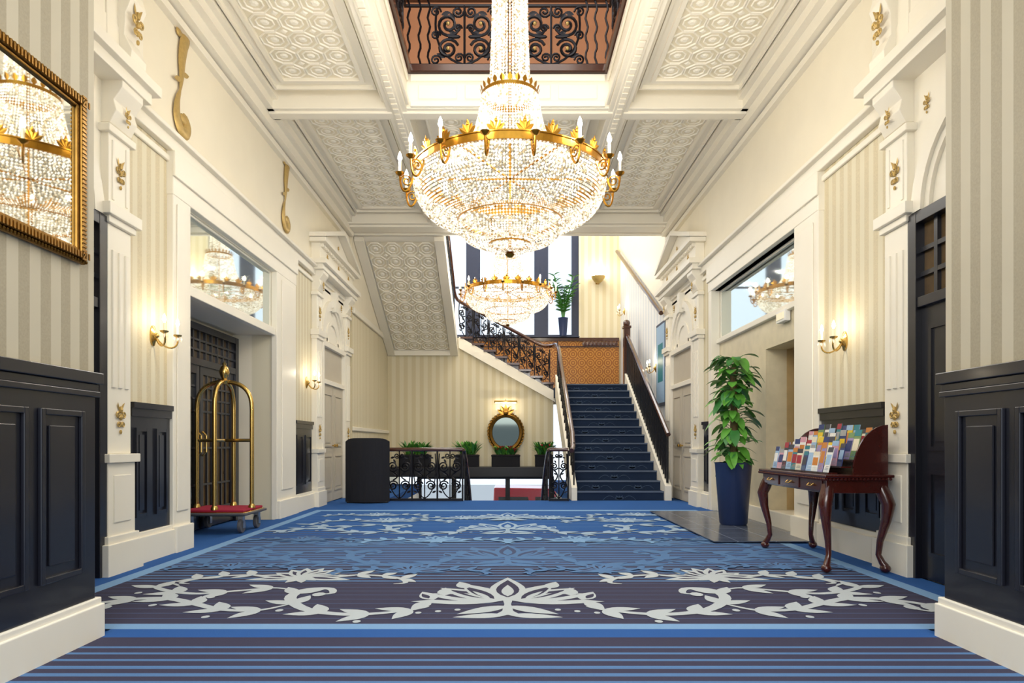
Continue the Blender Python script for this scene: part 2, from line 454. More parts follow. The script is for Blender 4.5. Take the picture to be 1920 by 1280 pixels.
for s, nm in ((-1, 'left'), (1, 'right')):
    f = side(s); b = MB()
    f(b, 0, .07, N0, 13.43, 3.845, 3.96); f(b, 0, .13, N0, 13.42, 3.955, 4.0); f(b, 0, .03, N0, 13.41, 3.74, 3.8)
    f(b, 0, .04, 5.75, 5.88, 4.0, 5.12)
    trim(b)
    b = MB()
    for (y0, y1) in (((N0, N1), (10.05, 10.95)) if s < 0 else ((N0, 6.85), (10.61, 10.95))):
        f(b, 0, .08, y0, y1, 0, .24); f(b, 0, .055, y0, y1+.001, .235, .28)
    struct(b.build('baseboard_'+nm, [TRIM], bevel=.006))
    b = MB()
    if s < 0: wains(b, f, N0, N1-.01, 2); wains(b, f, 10.07, 10.95, 2)
    else: wains(b, f, N0, 6.84, 3); wains(b, f, 10.62, 10.95, 1)
    trim(b, [NAVY], 0)
    # front piers
    pw = PL if s < 0 else PR; KP = .5
    def f2(b, x0, x1, y0, y1, z0, z1, m=0): b.box(*(sorted((s*(pw-x0*KP), s*(pw-x1*KP)))), y0, y1, z0, z1, m)
    b = MB()
    f2(b, 0, .04, -1.5, 3.58, .22, 1.38); f2(b, 0, .075, -1.5, 3.6, 1.30, 1.33); f2(b, 0, .06, -1.5, 3.595, 1.33, 1.37); f2(b, 0, .1, -1.5, 3.61, 1.37, 1.43)
    for (a, c) in ((3.14, 3.47), (2.66, 3.06), (2.1, 2.5)):
        f2(b, .04, .08, a, a+.03, .38, 1.22); f2(b, .04, .08, c-.03, c, .38, 1.22); f2(b, .04, .079, a+.03, c-.03, .38, .41); f2(b, .04, .079, a+.03, c-.03, 1.19, 1.22)
        f2(b, .04, .06, a+.07, c-.07, .46, 1.14)
    trim(b, [NAVY], .004)
    b = MB(); f2(b, 0, .1, -1.5, 3.62, 0, .19); f2(b, 0, .075, -1.5, 3.61, .185, .225)
    struct(b.build('baseboard_front_'+nm, [TRIM], bevel=.006))
# left portal
f = side(-1); b = MB()
f(b, -.02, .06, N1, 6.71, 0, 3.44); f(b, -.02, .06, 9.22, 10.05, 0, 3.44); f(b, -.03, .065, N1-.01, 10.06, 3.43, 3.85)
f(b, .06, .09, N1-.02, 10.07, 3.6, 3.845); f(b, -.05, .04, 6.71, 9.22, 2.55, 2.65); f(b, .055, .1, N1-.01, 6.7, 0, .26); f(b, .055, .1, 9.23, 10.06, 0, .26)
f(b, .06, .075, 6.42, 6.64, .4, 3.36); f(b, .06, .075, 9.4, 9.9, .4, 3.36)
trim(b)
tm = thing('transom_mirror', 'long tinted mirror above the recess with the luggage trolley', 'mirror', (-3.29, 7.97, 2.65))
MB().box(-.01, .0, -1.25, 1.25, 0, .77).build('mirror_glass', [MIRT], tm)
b = MB(); b.box(-.005, .02, -1.26, -1.23, 0, .78); b.box(-.005, .02, 1.22, 1.25, 0, .78); b.box(-.005, .019, -1.23, 1.22, .75, .78); b.box(-.005, .019, -1.23, 1.22, 0, .03)
b.build('frame', [TRIM], tm)
# right portal
f = side(1); b = MB()
f(b, -.08, .06, 6.85, 7.43, 0, 3.46); f(b, -.08, .06, 10.46, 10.6, 0, 3.46); f(b, -.09, .065, 6.84, 10.61, 3.45, 3.85); f(b, .06, .09, 6.83, 10.62, 3.6, 3.845)
f(b, -.15, -.02, 7.43, 10.46, 2.62, 2.69); f(b, .055, .1, 6.84, 7.44, 0, .26); f(b, -.08, -.03, 7.43, 10.46, 0, .22); f(b, .06, .075, 6.95, 7.33, .4, 3.36)
trim(b)
tm = thing('transom_mirror', 'long tinted mirror above the beige marble wall and potted plant', 'mirror', (3.35, 8.95, 2.69))
MB().box(.0, .01, -1.5, 1.5, 0, .76).build('mirror_glass', [MIRT], tm)
b = MB(); b.box(-.02, .005, -1.51, -1.48, 0, .76); b.box(-.02, .005, 1.48, 1.51, 0, .76); b.box(-.019, .005, -1.48, 1.48, .73, .76); b.box(-.019, .005, -1.48, 1.48, 0, .03)
b.build('frame', [TRIM], tm)
# rear-hall trims
b = MB(); b.box(-3.15, -3.1, 13.5, 17.5, 3.7, 3.82); b.box(-3.15, -3.11, 13.5, 17.5, 1.32, 1.4); b.box(-3.15, -3.1, 13.5, 17.5, 0, .25)
trim(b)
b = MB(); b.tube([(3.13, 13.6, 3.72), (3.13, 19.1, 6.56)], .05, 8)
trim(b, [RAILW], 0)

# ------------------------------------------------------------------ carpet
b = MB()
def strip(x0, x1, y0, y1, m, z=.012): b.quad((x0, y0, z), (x1, y0, z), (x1, y1, z), (x0, y1, z), m)
# mats: 0 royal 1 dark 2 steel 3 light 4 cream 5 paleblue 6 mid 7 tone
X0, X1 = -2.88, 2.84
strip(-3.2, X0-.12, 3.85, 10.5, 0); strip(X1+.12, 3.2, 3.85, 10.5, 0)
strip(-3.2, 3.2, 10.5, 12.25, 0)
strip(X0-.12, X1+.12, 10.3, 10.5, 3); strip(X0-.12, X0, 3.85, 10.3, 3); strip(X1, X1+.12, 3.85, 10.3, 3)
strip(-3.2, 3.2, 3.74, 3.85, 3); strip(-PL+.01, PR-.01, 3.58, 3.74, 0)
strip(-PL+.01, PR-.01, 3.42, 3.58, 1); y = 3.42
kk = 0
while y > -1.4:
    w = .03 if kk < 3 else .042
    strip(-PL+.01, PR-.01, y-w, y, 2); strip(-PL+.01, PR-.01, y-.1, y-w, 1); y -= .1; kk += 1
y = 3.85
while y < 10.3:
    if y < 4.85: w0, m0, w1, m1 = .11, 1, .014, 6
    elif y < 5.6: w0, m0, w1, m1 = .07, 1, .035, 2
    elif y < 6.3: w0, m0, w1, m1 = .07, 6, .05, 7
    elif y < 7.2: w0, m0, w1, m1 = .09, 6, .08, 7
    elif y < 7.9: w0, m0, w1, m1 = .06, 6, .12, 0
    else: w0, m0, w1, m1 = .3, 0, .03, 7
    e = min(10.3, y+w0); strip(X0, X1, y, e, m0); e2 = min(10.3, e+w1)
    if e2 > e: strip(X0, X1, e, e2, m1)
    y = e2
def fleaf(x, y, ang, L, W, m, z, k=7, sy=1):
    a = math.radians(ang); dx, dy = math.sin(a), math.cos(a); pts = []
    def pt(t, sg):
        w = sg*W*.5*math.sin(PI*t**.8); return (x+dx*L*t-dy*w, y+(dy*L*t+dx*w)*sy, z)
    b.poly([pt(i/k, 1) for i in range(k+1)]+[pt(i/k, -1) for i in range(k-1, 0, -1)], m)
def dot(x, y, r, m, z): b.poly([(x+r*math.cos(2*PI*k/10), y+1.3*r*math.sin(2*PI*k/10), z) for k in range(10)], m)
ZC = [.0135]
def nz(): ZC[0] += .000007; return ZC[0]
def lotus(x, y, s, m, md, sy=1.25):
    def F(dx, dy, a, L, W, mm): fleaf(x+dx*s, y+dy*s*sy, a, L*s, W*s, mm, nz(), sy=sy)
    for (a, L, W) in ((92, .62, .15), (74, .6, .18), (56, .56, .2), (36, .54, .2)):
        for sg in (-1, 1):
            F(sg*.03, .0, sg*a, L, W, m)
            F(sg*.09, .04, sg*a, L*.72, W*.5, md); F(sg*.12, .05, sg*a, L*.42, W*.22, m)
    F(0, 0, 0, .62, .27, m); F(0, .07, 0, .47, .17, md); F(0, .1, 0, .3, .09, m)
    b.ribbon([(x, y+.1*s), (x, y-.1*s), (x, y-.28*s), (x, y-.38*s)], [.04*s, .022*s, .035*s, .08*s], nz(), m)
    for sg in (-1, 1):
        F(0, -.12, sg*118, .36, .11, m); F(0, -.3, sg*98, .34, .09, m); F(sg*.5, .02, sg*30, .22, .13, m); F(sg*.54, .05, sg*30, .13, .05, md); F(sg*.52, -.02, sg*150, .2, .11, m)
        F(sg*.44, .12, sg*5, .2, .11, m); F(sg*.3, .3, sg*20, .2, .11, m)
        for k in range(3): dot(x+sg*(.32+.12*k)*s, y-(.2+.03*k)*s*sy, .02*s, m, nz())
def rib(x, s, y, sy, pts, wmax, m, n=34):
    P_ = [(p.x*s+x, y+p.y*sy) for p in catmull([(q[0], q[1], 0) for q in pts], n)]
    b.ribbon(P_, [.006+wmax*math.sin(PI*i/n)**.8 for i in range(n+1)], nz(), m); return P_
def spray(x, y, s, m, sy=1.3, md=1):
    for a in (-102, -84, -64, -38, -14, 14, 38, 64, 84, 102):
        L, W = (.5 if abs(a) > 70 else .36)*s, .15*s
        fleaf(x, y, a, L, W, m, nz(), sy=sy); fleaf(x+.07*s*math.sin(math.radians(a)), y+.07*s*math.cos(math.radians(a)), a, L*.6, W*.4, md, nz(), sy=sy)
    for a in (-125, 125, 160, -160): fleaf(x, y, a, .22*s, .1*s, m, nz(), sy=sy)
    for sg in (-1, 1):
        Q = rib(x, sg, y, sy, [(.3*s, .0), (.5*s, .08*s), (.75*s, .04*s), (.95*s, -.06*s), (1.02*s, -.2*s), (.92*s, -.24*s)], .024*s, m, 20)
        for i in (4, 8, 12):
            fleaf(Q[i][0], Q[i][1], sg*35, .22*s, .1*s, m, nz(), sy=sy); fleaf(Q[i][0], Q[i][1], sg*125, .2*s, .09*s, m, nz(), sy=sy)
def row(y, sy, m, md, m2):
    lotus(0, y+.05, .98, m, md)
    for s in (-1, 1):
        A = rib(0, s, y, sy, [(.5, -.1), (.66, -.2), (.95, -.27), (1.25, -.17), (1.46, .1), (1.44, .32), (1.28, .36), (1.22, .24), (1.3, .2)], .034, m)
        B = rib(0, s, y, sy, [(1.38, .0), (1.55, -.18), (1.8, -.16), (2.05, -.02), (2.3, .1), (2.55, .06), (2.72, -.1), (2.62, -.2), (2.54, -.12)], .03, m)
        D = rib(0, s, y, sy, [(1.5, .3), (1.68, .38), (1.9, .3), (2.15, .22), (2.4, .3), (2.55, .42), (2.48, .5), (2.4, .44)], .022, m)
        for L_, idx in ((A, (3, 7, 11, 15, 19)), (B, (4, 8, 12, 16, 20, 24)), (D, (5, 11, 17, 23))):
            for j, i in enumerate(idx):
                p, q = L_[i], L_[i+1]; hd = math.degrees(math.atan2(q[0]-p[0], q[1]-p[1]))
                fleaf(p[0], p[1], hd+38, .24, .1, m, nz(), sy=1); fleaf(p[0], p[1], hd-38, .24, .1, m, nz(), sy=1)
                if j % 2: dot(p[0]+s*.04, p[1]-.15*sy, .024, m, nz())
        dot(s*1.3, y+.2*sy, .045, m, nz()); dot(s*2.56, y-.12*sy, .045, m, nz())
        spray(s*1.6, y+.72*sy, .82, m2, 1.3, md)
# floral rows, tone on tone in the middle of the floor
row(6.05, 1.25, 2, 6, 2)
row(4.36, 1.15, 4, 1, 4)
row(8.05, 1.3, 5, 0, 5)
for s in (-1, 1):
    spray(s*.78, 5.45, .6, 2, 1.3, 1); spray(s*2.3, 5.6, .5, 2, 1.3, 1); spray(s*.6, 9.3, .7, 5, 1.3, 0); spray(s*1.9, 9.7, .7, 5, 1.3, 0)
    spray(s*.75, 7.15, .75, 3, 1.3, 7); spray(s*2.2, 7.2, .6, 2, 1.3, 6)
lotus(0, 9.35, .8, 5, 0)
tag(b.build('patterned_carpet', [CAR_R, CAR_D, CAR_S, CAR_L, CAR_C, CAR_CB, CAR_M, CAR_T], fix=False), 'blue and charcoal fitted carpet with pale damask motifs and stripes', 'carpet')
tag(MB().box(2.15, 3.3, 6.95, 10.1, .026, .036).build('stone_threshold', [GRAN], bevel=.002), 'dark granite tile area set into the carpet beside the blue pot', 'floor tiles')

# ------------------------------------------------------------------ door surrounds
def acan(b, c, s, m=0):
    # small foliate ornament in the plane facing +x: stem of husks with paired scrolls
    x, y, z = c
    for k in range(4): b.ball((x+.004, y, z-.45*s+.24*s*k), s*(.05+.01*k), 6, m, 1.5)
    for sg in (-1, 1):
        b.tube(spiral((x+.006, y+sg*s*.15, z+.12*s), (0, sg, 0), (0, 0, 1), s*.13, s*.03, PI, PI+2.6*PI, 14), s*.028, 5, m)
        b.tube(spiral((x+.006, y+sg*s*.11, z-.22*s), (0, sg, 0), (0, 0, -1), s*.1, s*.03, PI, PI+2.6*PI, 14), s*.024, 5, m)
        b.leaf((x+.003, y+sg*s*.05, z+.25*s), (.1, sg*.55, 1), s*.3, s*.1, m, up=(1, 0, 0), fold=-.4, k=4)
nd = [0]
def doorcase(loc, rotz, dark):
    nd[0] += 1
    R = sroot('door_%d' % nd[0], loc, rotz)
    for sg in (-1, 1):
        yc = sg*1.0; b = MB()
        b.box(0, .15, yc-.25, yc+.25, 0, .26); b.box(0, .13, yc-.22, yc+.22, .25, .32)
        b.box(0, .11, yc-.19, yc+.19, .31, .9); b.box(.105, .12, yc-.12, yc+.12, .42, .8); b.box(0, .14, yc-.22, yc+.22, .9, .97)
        b.box(0, .09, yc-.16, yc+.16, .97, 2.8)
        for k in (-1, 0, 1): b.box(.085, .105, yc+k*.09-.025, yc+k*.09+.025, 1.5, 2.6)
        b.box(0, .12, yc-.19, yc+.19, 2.8, 2.86); b.box(0, .15, yc-.23, yc+.23, 2.855, 2.95)
        b.box(0, .09, yc-.15, yc+.15, 2.95, 3.6); b.box(0, .12, yc-.19, yc+.19, 3.52, 3.58)
        b.box(.085, .1, yc-.11, yc-.08, 3.0, 3.48); b.box(.085, .1, yc+.08, yc+.11, 3.0, 3.48)
        b.prism([(0, 3.6), (.1, 3.6), (.15, 3.7), (.13, 3.78), (.2, 3.88), (.2, 3.94), (0, 3.94)], 'y', yc-.15, yc+.15)
        b.build('pilaster', [TRIM], R, bevel=.006)
        for (zz, ss) in ((1.26, .25), (3.24, .24), (3.7, .16)):
            g = MB(); acan(g, (.095 if zz < 3.6 else .155, yc, zz), ss); g.build('gold_ornament', [GOLDP], R)
    b = MB(); b.box(0, .22, -1.25, 1.25, 3.93, 4.02); b.box(0, .28, -1.3, 1.3, 4.015, 4.1); b.box(0, .15, -1.18, 1.18, 4.095, 4.38)
    if not dark:
        b.box(0, .27, -1.28, 1.28, 4.375, 4.45)
        for k in range(24): b.box(.14, .2, -1.15+k*.098, -1.1+k*.098, 4.32, 4.38)
    else:
        b.box(0, .14, -1.1, 1.1, 4.375, 4.86); b.box(0, .2, -1.18, 1.18, 4.855, 4.93)
        for sg in (-1, 1):
            b.prism([(0, 4.1), (.24, 4.1), (.25, 4.2), (.19, 4.32), (.2, 4.5), (.25, 4.62), (.22, 4.72), (0, 4.72)], 'y', sg*1.0-.11, sg*1.0+.11)
        b.box(.13, .155, -.75, -.72, 4.2, 4.76); b.box(.13, .155, .72, .75, 4.2, 4.76); b.box(.13, .154, -.72, .72, 4.2, 4.23); b.box(.13, .154, -.72, .72, 4.73, 4.76)
    b.build('entablature', [TRIM], R, bevel=.005)
    if not dark:
        b = MB(); b.prism([(-1.25, 4.45), (1.25, 4.45), (.0, 4.86)], 'x', 0, .14)
        for sg in (-1, 1): b.prism([(sg*1.3, 4.45), (sg*1.3, 4.52), (0, 4.94), (0, 4.86)], 'x', 0, .28)
        b.build('pediment', [TRIM], R)
    for (yy, zz, ss) in (((-.75, 4.22, .18), (.75, 4.22, .18), (0, 4.22, .18), (0, 4.6, .14)) if not dark else ((-1.0, 4.45, .3), (1.0, 4.45, .3), (0, 4.48, .36))):
        g = MB(); acan(g, (.15 if not dark or yy == 0 else .235, yy, zz), ss); g.build('gold_ornament', [GOLDP], R)
    b = MB(); n = 20
    b.box(0, .03, -.85, .85, 2.8, 3.94)
    def arcb(r0, r1, x):
        pts = [(r0*math.cos(PI*k/n), 2.85+r0*math.sin(PI*k/n)) for k in range(n+1)]+[(r1*math.cos(PI*k/n), 2.85+r1*math.sin(PI*k/n)) for k in range(n, -1, -1)]
        for k in range(n):
            b.prism([pts[k], pts[k+1], pts[2*n-k], pts[2*n+1-k]], 'x', .02, x)
    arcb(.68, .8, .09); arcb(.62, .68, .06); arcb(.36, .42, .05)
    b.box(.02, .05, -.42, .42, 2.87, 2.93)
    b.prism([(-.06, 3.45), (.06, 3.45), (.1, 3.8), (-.1, 3.8)], 'x', .03, .13)
    b.build('arch', [TRIM], R)
    for sg in (-1, 1):
        g = MB(); acan(g, (.035, sg*.68, 3.66), .15); g.build('gold_ornament', [GOLDP], R)
    fm = NAVY if dark else DOORF
    b = MB(); b.box(0, .1, -.82, -.72, 0, 2.84); b.box(0, .1, .72, .82, 0, 2.84); b.box(0, .098, -.72, .72, 2.75, 2.84); b.box(0, .09, -.72, .72, 2.1, 2.18)
    b.build('door_frame', [fm if dark else TRIM], R, bevel=.005)
    for sg in (-1, 1):
        y0, y1 = sorted((sg*.72, sg*.01)); b = MB(); b.box(.01, .05, y0, y1, 0.02, 2.1)
        for (z0, z1) in ((.2, .85), (1.0, 1.95)):
            b.box(.05, .065, y0+.1, y1-.1, z0, z0+.03); b.box(.05, .065, y0+.1, y1-.1, z1-.03, z1); b.box(.05, .064, y0+.1, y0+.13, z0+.03, z1-.03); b.box(.05, .064, y1-.13, y1-.1, z0+.03, z1-.03)
            b.box(.05, .06, y0+.17, y1-.17, z0+.07, z1-.07)
        L = b.build('door_leaf', [fm], R)
        MB().lathe([(.012, .05), (.012, .09), (.03, .1), (.03, .12), (.005, .13)], (0, sg*.08, 1.02), 10, axis='x').build('knob', [BRASS], L)
    b = MB(); b.box(.02, .03, -.72, .72, 2.18, 2.75)
    gl = b.build('transom_panel', [AMBER if dark else fm], R)
    if dark:
        b = MB()
        for k in range(1, 8): b.box(.02, .06, -.72+k*.18-.02, -.72+k*.18+.02, 2.18, 2.75)
        for z in (2.34, 2.53): b.box(.02, .059, -.72, .72, z, z+.035)
        b.build('glazing_bars', [fm], gl)
    return R
doorcase((-3.25, DC, 0), 0, True); doorcase((-3.25, 12.2, 0), 0, False)
doorcase((3.25, DC, 0), PI, True); doorcase((3.25, 12.2, 0), PI, False)
# recess door (left portal)
nd[0] += 1; R = sroot('door_%d' % nd[0], (BK, 8.12, 0))
b = MB(); b.box(0, .1, -1.12, -1.0, 0, 2.5); b.box(0, .1, 1.0, 1.1, 0, 2.5); b.box(0, .098, -1.0, 1.0, 2.42, 2.5); b.box(0, .098, -1, 1, 2.0, 2.08); b.build('door_frame', [NAVY], R)
for sg in (-1, 1):
    y0, y1 = sorted((sg*.99, sg*.01)); b = MB()
    b.box(.01, .07, y0, y0+.08, 0.02, 2.0); b.box(.01, .07, y1-.08, y1, 0.02, 2.0); b.box(.01, .069, y0+.08, y1-.08, .02, .25); b.box(.01, .069, y0+.08, y1-.08, 1.9, 2.0)
    for k in range(1, 6): b.box(.02, .06, y0+.08+k*.137-.012, y0+.08+k*.137+.012, .25, 1.9)
    for z in (.55, 1.0, 1.45, 1.6, 1.75): b.box(.02, .059, y0+.08, y1-.08, z-.012, z+.012)
    L = b.build('door_leaf', [NAVY], R)
    MB().box(.03, .04, y0+.08, y1-.08, .25, 1.9).build('glass_pane', [AMBER if sg > 0 else DGLASS], L)
    MB().tube([(.07, sg*.07, .9), (.12, sg*.07, .95), (.12, sg*.07, 1.15), (.07, sg*.07, 1.2)], .012, 8).build('handle', [BRASS], L)
b = MB(); b.box(.03, .04, -1, 1, 2.08, 2.42); g = b.build('transom_pane', [AMBER], R)
b = MB()
for k in range(1, 12): b.box(.02, .07, -1+k*.167-.015, -1+k*.167+.015, 2.08, 2.42)
for z in (2.18, 2.3): b.box(.02, .069, -1, 1, z, z+.025)
b.build('glazing_bars', [NAVY], g)

# ------------------------------------------------------------------ staircase
NS, TR, RI = 14, .29, .178
st = thing('staircase', 'wide staircase with dark patterned carpet rising to the half landing', 'staircase', (2.06, 12.3, 0))
for i in range(NS):
    y0 = 12.3+TR*i; z = RI*(i+1)
    b = MB(); b.box(1.27, 2.88, y0, y0+TR+.02, max(0, z-.4), z)
    for cx in ((1.66, 2.46) if i % 2 else (2.06,)):
        for a in (-84, -58, -30, 0, 30, 58, 84):
            r_ = math.radians(a); b.leaf((cx, y0-.003, z-.14), (math.sin(r_), 0, math.cos(r_)*.55), .09 if a else .06, .03, 1, up=(0, -1, 0), fold=0, k=4)
        for sg in (-1, 1): b.tube([(p[0], p[1], p[2]) for p in bez([(cx+sg*.1, y0-.002, z-.12), (cx+sg*.2, y0-.002, z-.04), (cx+sg*.3, y0-.002, z-.16)], 6)], .006, 4, 1)
    o = b.build('step', [CAR_ST, CAR_SM], st, world=True, fix=False)
    MB().box(1.27, 2.88, y0-.02, y0+.02, z-.025, z+.004).build('nosing', [NOSE], o, world=True)
MB().box(1.2, 3.19, 16.36, 19.07, 2.25, 2.488).build('landing', [CAR_ST], st, world=True)
b = MB(); b.prism([(12.2, 0.013), (12.2, .25), (16.4, 2.75), (16.4, 2.2), (12.75, 0.013)], 'x', 1.17, 1.27); b.build('stringer', [TRIM], st, world=True)
b = MB(); b.prism([(12.2, 0.013), (12.2, .28), (16.4, 2.78), (16.4, 2.2), (12.75, 0.013)], 'x', 2.88, 3.0); b.build('stringer', [TRIM], st, world=True)
for i in range(8):
    x1 = 1.2-.305*i; z = 2.49+.17*(i+1)
    b = MB(); b.box(x1-.32, x1, 17.6, 19.07, z-.3, z)
    b.build('step', [RAILW], st, world=True)
MB().box(-3.14, -1.2, 17.6, 19.07, 3.6, 3.848).build('upper_landing', [CREAM], st, world=True)
b = MB(); b.prism([(1.25, 2.14), (1.25, 2.42), (-1.28, 3.86), (-1.28, 3.56)], 'y', 17.42, 17.498); b.build('stringer', [TRIM], st, world=True)
b = MB()
for i in range(8):
    x1 = 1.2-.305*i; z = 2.49+.17*(i+1); b.box(x1-.3, x1+.02, 17.4, 17.6, z-.05, z+.001)
b.build('tread_ends', [RAILW], st, world=True)
b = MB(); b.prism([(17.49, 3.455), (17.49, 3.85), (13.62, 5.75), (13.62, 5.29)], 'x', -3.14, -1.32); b.build('upper_flight', [TRIM], st, world=True)
sl = (5.3-3.45)/(17.5-13.6)
b = MB(); nl = math.hypot(1, sl)
relief(b, -2.93, -1.52, 13.75, 17.35, .36, lambda u, v, h: (u, v-h*sl/nl, 3.45+(17.5-v)*sl-.02-h/nl), 1.4)
b.build('soffit_panel', [LINC, LING], st, world=True, fix=False)
b = MB()
for (x0, x1) in ((-1.5, -1.3), (-3.14, -2.95)): b.prism([(17.48, 3.36), (17.48, 3.47), (13.62, 5.31), (13.62, 5.19)], 'x', x0, x1)
b.box(-2.95, -1.5, 17.38, 17.49, 3.36, 3.5); b.build('soffit_border', [TRIM], st, world=True)

# ironwork
def spanel(mb, O, U, V, w, h, r=.012, dense=False):
    O = Vector(O); U = Vector(U); V = Vector(V)
    def p(a, c): return O+U*a+V*c
    cx = w/2; q = min(w*.22, h*.2)
    for sg in (-1, 1):
        mb.tube(spiral(p(cx+sg*w*.25, h*.68), U*sg, V, q, q*.15, -PI/2-1.2, -PI/2-1.2+3.6*PI, 26), r, 5)
        mb.tube(spiral(p(cx+sg*w*.25, h*.27), U*sg, V, q*.9, q*.15, PI/2+1.2, PI/2+1.2-3.6*PI, 26), r, 5)
        mb.tube(bez([p(cx+sg*w*.25, h*.68-q), p(cx+sg*w*.02, h*.5), p(cx+sg*w*.02, h*.45), p(cx+sg*w*.25, h*.27+q)], 8), r, 5)
        mb.tube(bez([p(cx, 0), p(cx+sg*w*.4, h*.1), p(cx+sg*w*.5, h*.5), p(cx+sg*w*.42, h*.95)], 10), r*.8, 5)
        mb.tube(spiral(p(cx+sg*w*.1, h*.9), U*sg, V, q*.5, q*.1, PI, PI+3*PI, 16), r*.8, 5)
        if dense:
            for (a, c, k_) in ((.44, .9, .45), (.44, .5, .4), (.44, .08, .45), (.08, .12, .4), (.1, .62, .35)):
                mb.tube(spiral(p(cx+sg*w*a, h*c), U*-sg, V, q*k_, q*.08, 0, 3*PI, 16), r*.7, 5)
        sd_ = U.cross(V).normalized()
        for (a, c, du, dv) in ((.12, .5, sg, .6), (.4, .45, sg*.3, 1), (.3, .12, sg, .5), (.15, .75, sg*.6, 1), (.35, .85, -sg, .3)):
            mb.leaf(p(cx+sg*w*a, h*c), U*du+V*dv, q*.8, q*.4, 0, up=sd_, k=4)
    mb.tube([p(cx, 0), p(cx, h)], r*.8, 5)
def wavy(mb, O, V, U, h, r=.011):
    O = Vector(O); V = Vector(V); U = Vector(U)
    mb.tube([O+V*(h*i/16)+U*(.016*math.sin(i*PI/2.2)) for i in range(17)], r, 5)

# upper-floor balustrade around the well
ub = thing('upper_balustrade', 'dark scrolled iron balustrade on the upper floor around the ceiling opening', 'balustrade', (0, 8.62, 5.81))
MB().box(-1.23, 1.23, 8.5, 8.72, 5.812, 5.89).box(-1.42, -1.23, 3.7, 8.72, 5.812, 5.89).box(1.23, 1.42, 3.7, 8.72, 5.812, 5.89).build('base_plate', [RAILW], ub, world=True)
MB().box(-1.29, 1.29, 8.58, 8.66, 6.78, 6.86).box(-1.36, -1.29, 3.7, 8.66, 6.78, 6.86).box(1.29, 1.36, 3.7, 8.66, 6.78, 6.86).build('handrail', [RAILW], ub, world=True)
b = MB()
for z in (5.93, 6.7): b.box(-1.31, 1.31, 8.61, 8.64, z, z+.03); b.box(-1.34, -1.31, 3.7, 8.64, z, z+.03); b.box(1.31, 1.34, 3.7, 8.64, z, z+.03)
b.build('inner_rails', [IRON], ub, world=True)
for (x0, w) in ((-.98, .84), (.14, .84)):
    b = MB(); spanel(b, (x0, 8.62, 5.95), (1, 0, 0), (0, 0, 1), w, .76, .02, True); b.build('scroll_panel', [IRON], ub, world=True)
    for sg in (-1, 1):
        for z in (.52, .2): MB().ball((x0+w/2+sg*w*.25, 8.6, 5.95+z), .025, 8).build('gilt_rosette', [GOLDP], ub, world=True)
for x in (-1.28, -1.14, -1.02, -.1, .0, .1, 1.02, 1.14, 1.28):
    b = MB(); wavy(b, (x, 8.62, 5.88), (0, 0, 1), (1, 0, 0), .9, .015); b.build('baluster', [IRON], ub, world=True)
for s in (-1, 1):
    for k in range(3):
        b = MB(); spanel(b, (s*1.325, 7.55-k*1.0, 5.95), (0, 1, 0), (0, 0, 1), .9, .76, .02, True); b.build('scroll_panel', [IRON], ub, world=True)

# stairwell guard
def guard(name, label, xs, slope_x):
    t = thing(name, label, 'balustrade', ((xs[0]+xs[1])/2, 12.12, 0.013))
    MB().box(xs[0], xs[1], 12.09, 12.15, .02, .06).build('bottom_rail', [IRON], t, world=True)
    pts = [(xs[0], 12.12, .95), (xs[1], 12.12, .95)] if slope_x == xs[1] else [(xs[1], 12.12, .95), (xs[0], 12.12, .95)]
    sx = slope_x
    dx = -.03 if sx == xs[1] else .03
    path = [pts[0]]+[pts[1]]+bez([pts[1], (sx-dx, 12.2, .95), (sx-dx, 12.5, .8), (sx-dx, 13.2, .45)], 8)[1:]+[(sx-dx, 14.6, -.5)]
    MB().tube(path, .036, 8).build('handrail', [RAILW], t, world=True, smooth=True)
    w = xs[1]-xs[0]; n = max(1, round(w/.46))
    for k in range(n):
        b = MB(); spanel(b, (xs[0]+w*k/n, 12.12, .06), (1, 0, 0), (0, 0, 1), w/n, .86, .014); b.build('scroll_panel', [IRON], t, world=True)
    for k in range(n+1):
        MB().tube([(xs[0]+w*k/n, 12.12, .014), (xs[0]+w*k/n, 12.12, .93)], .016, 6).build('baluster', [IRON], t, world=True)
    for k in range(5):
        y = 12.3+k*.35; z = .93-(k*.35+.1)*.6
        MB().tube([(sx-dx, y, z-.95), (sx-dx, y, z)], .014, 6).build('baluster', [IRON], t, world=True)
        b = MB(); spanel(b, (sx-dx, y, z-.95), (0, 1, -.6), (0, 0, 1), .35, .9, .012); b.build('scroll_panel', [IRON], t, world=True)
    return t
guard('iron_balustrade', 'black scrolled iron guard rail between the black screen and the stairs down', (-2.2, -.82), -.82)
guard('iron_balustrade', 'short black iron guard rail at the foot of the carpeted staircase', (.76, 1.1), .76)

sb = thing('stair_balustrade', 'iron scroll balustrade with polished rail sweeping up the left of the staircase', 'balustrade', (1.22, 12.2, 0))
hp = [(1.16, 12.1, .93), (1.2, 12.25, 1.0)]+[(1.22, 12.3+TR*i, .98+RI*i+.1) for i in range(1, 14)]
hp += [tuple(p) for p in bez([(1.22, 16.3, 3.42), (1.22, 17.1, 3.72), (1.15, 17.46, 3.45), (.7, 17.46, 3.72)], 10)]
for i in range(1, 11): hp.append((.7-.195*i, 17.46, 3.72+.105*i))
hp += [tuple(p) for p in bez([(-1.25, 17.46, 4.77), (-1.4, 17.46, 4.85), (-1.38, 17.2, 5.0), (-1.38, 17.0, 5.1)], 5)]
hp += [(-1.38, 13.7, 6.7)]
MB().tube(hp, .045, 8).build('handrail', [RAILW], sb, world=True, smooth=True)
for i in range(15):
    y = 12.28+TR*i; zb = max(.1, .28+(y-12.25)*.595); ztop = 1.02+RI*i+.06
    MB().tube([(1.22, y, zb-.08), (1.22, y, ztop)], .013, 6).build('baluster', [IRON], sb, world=True)
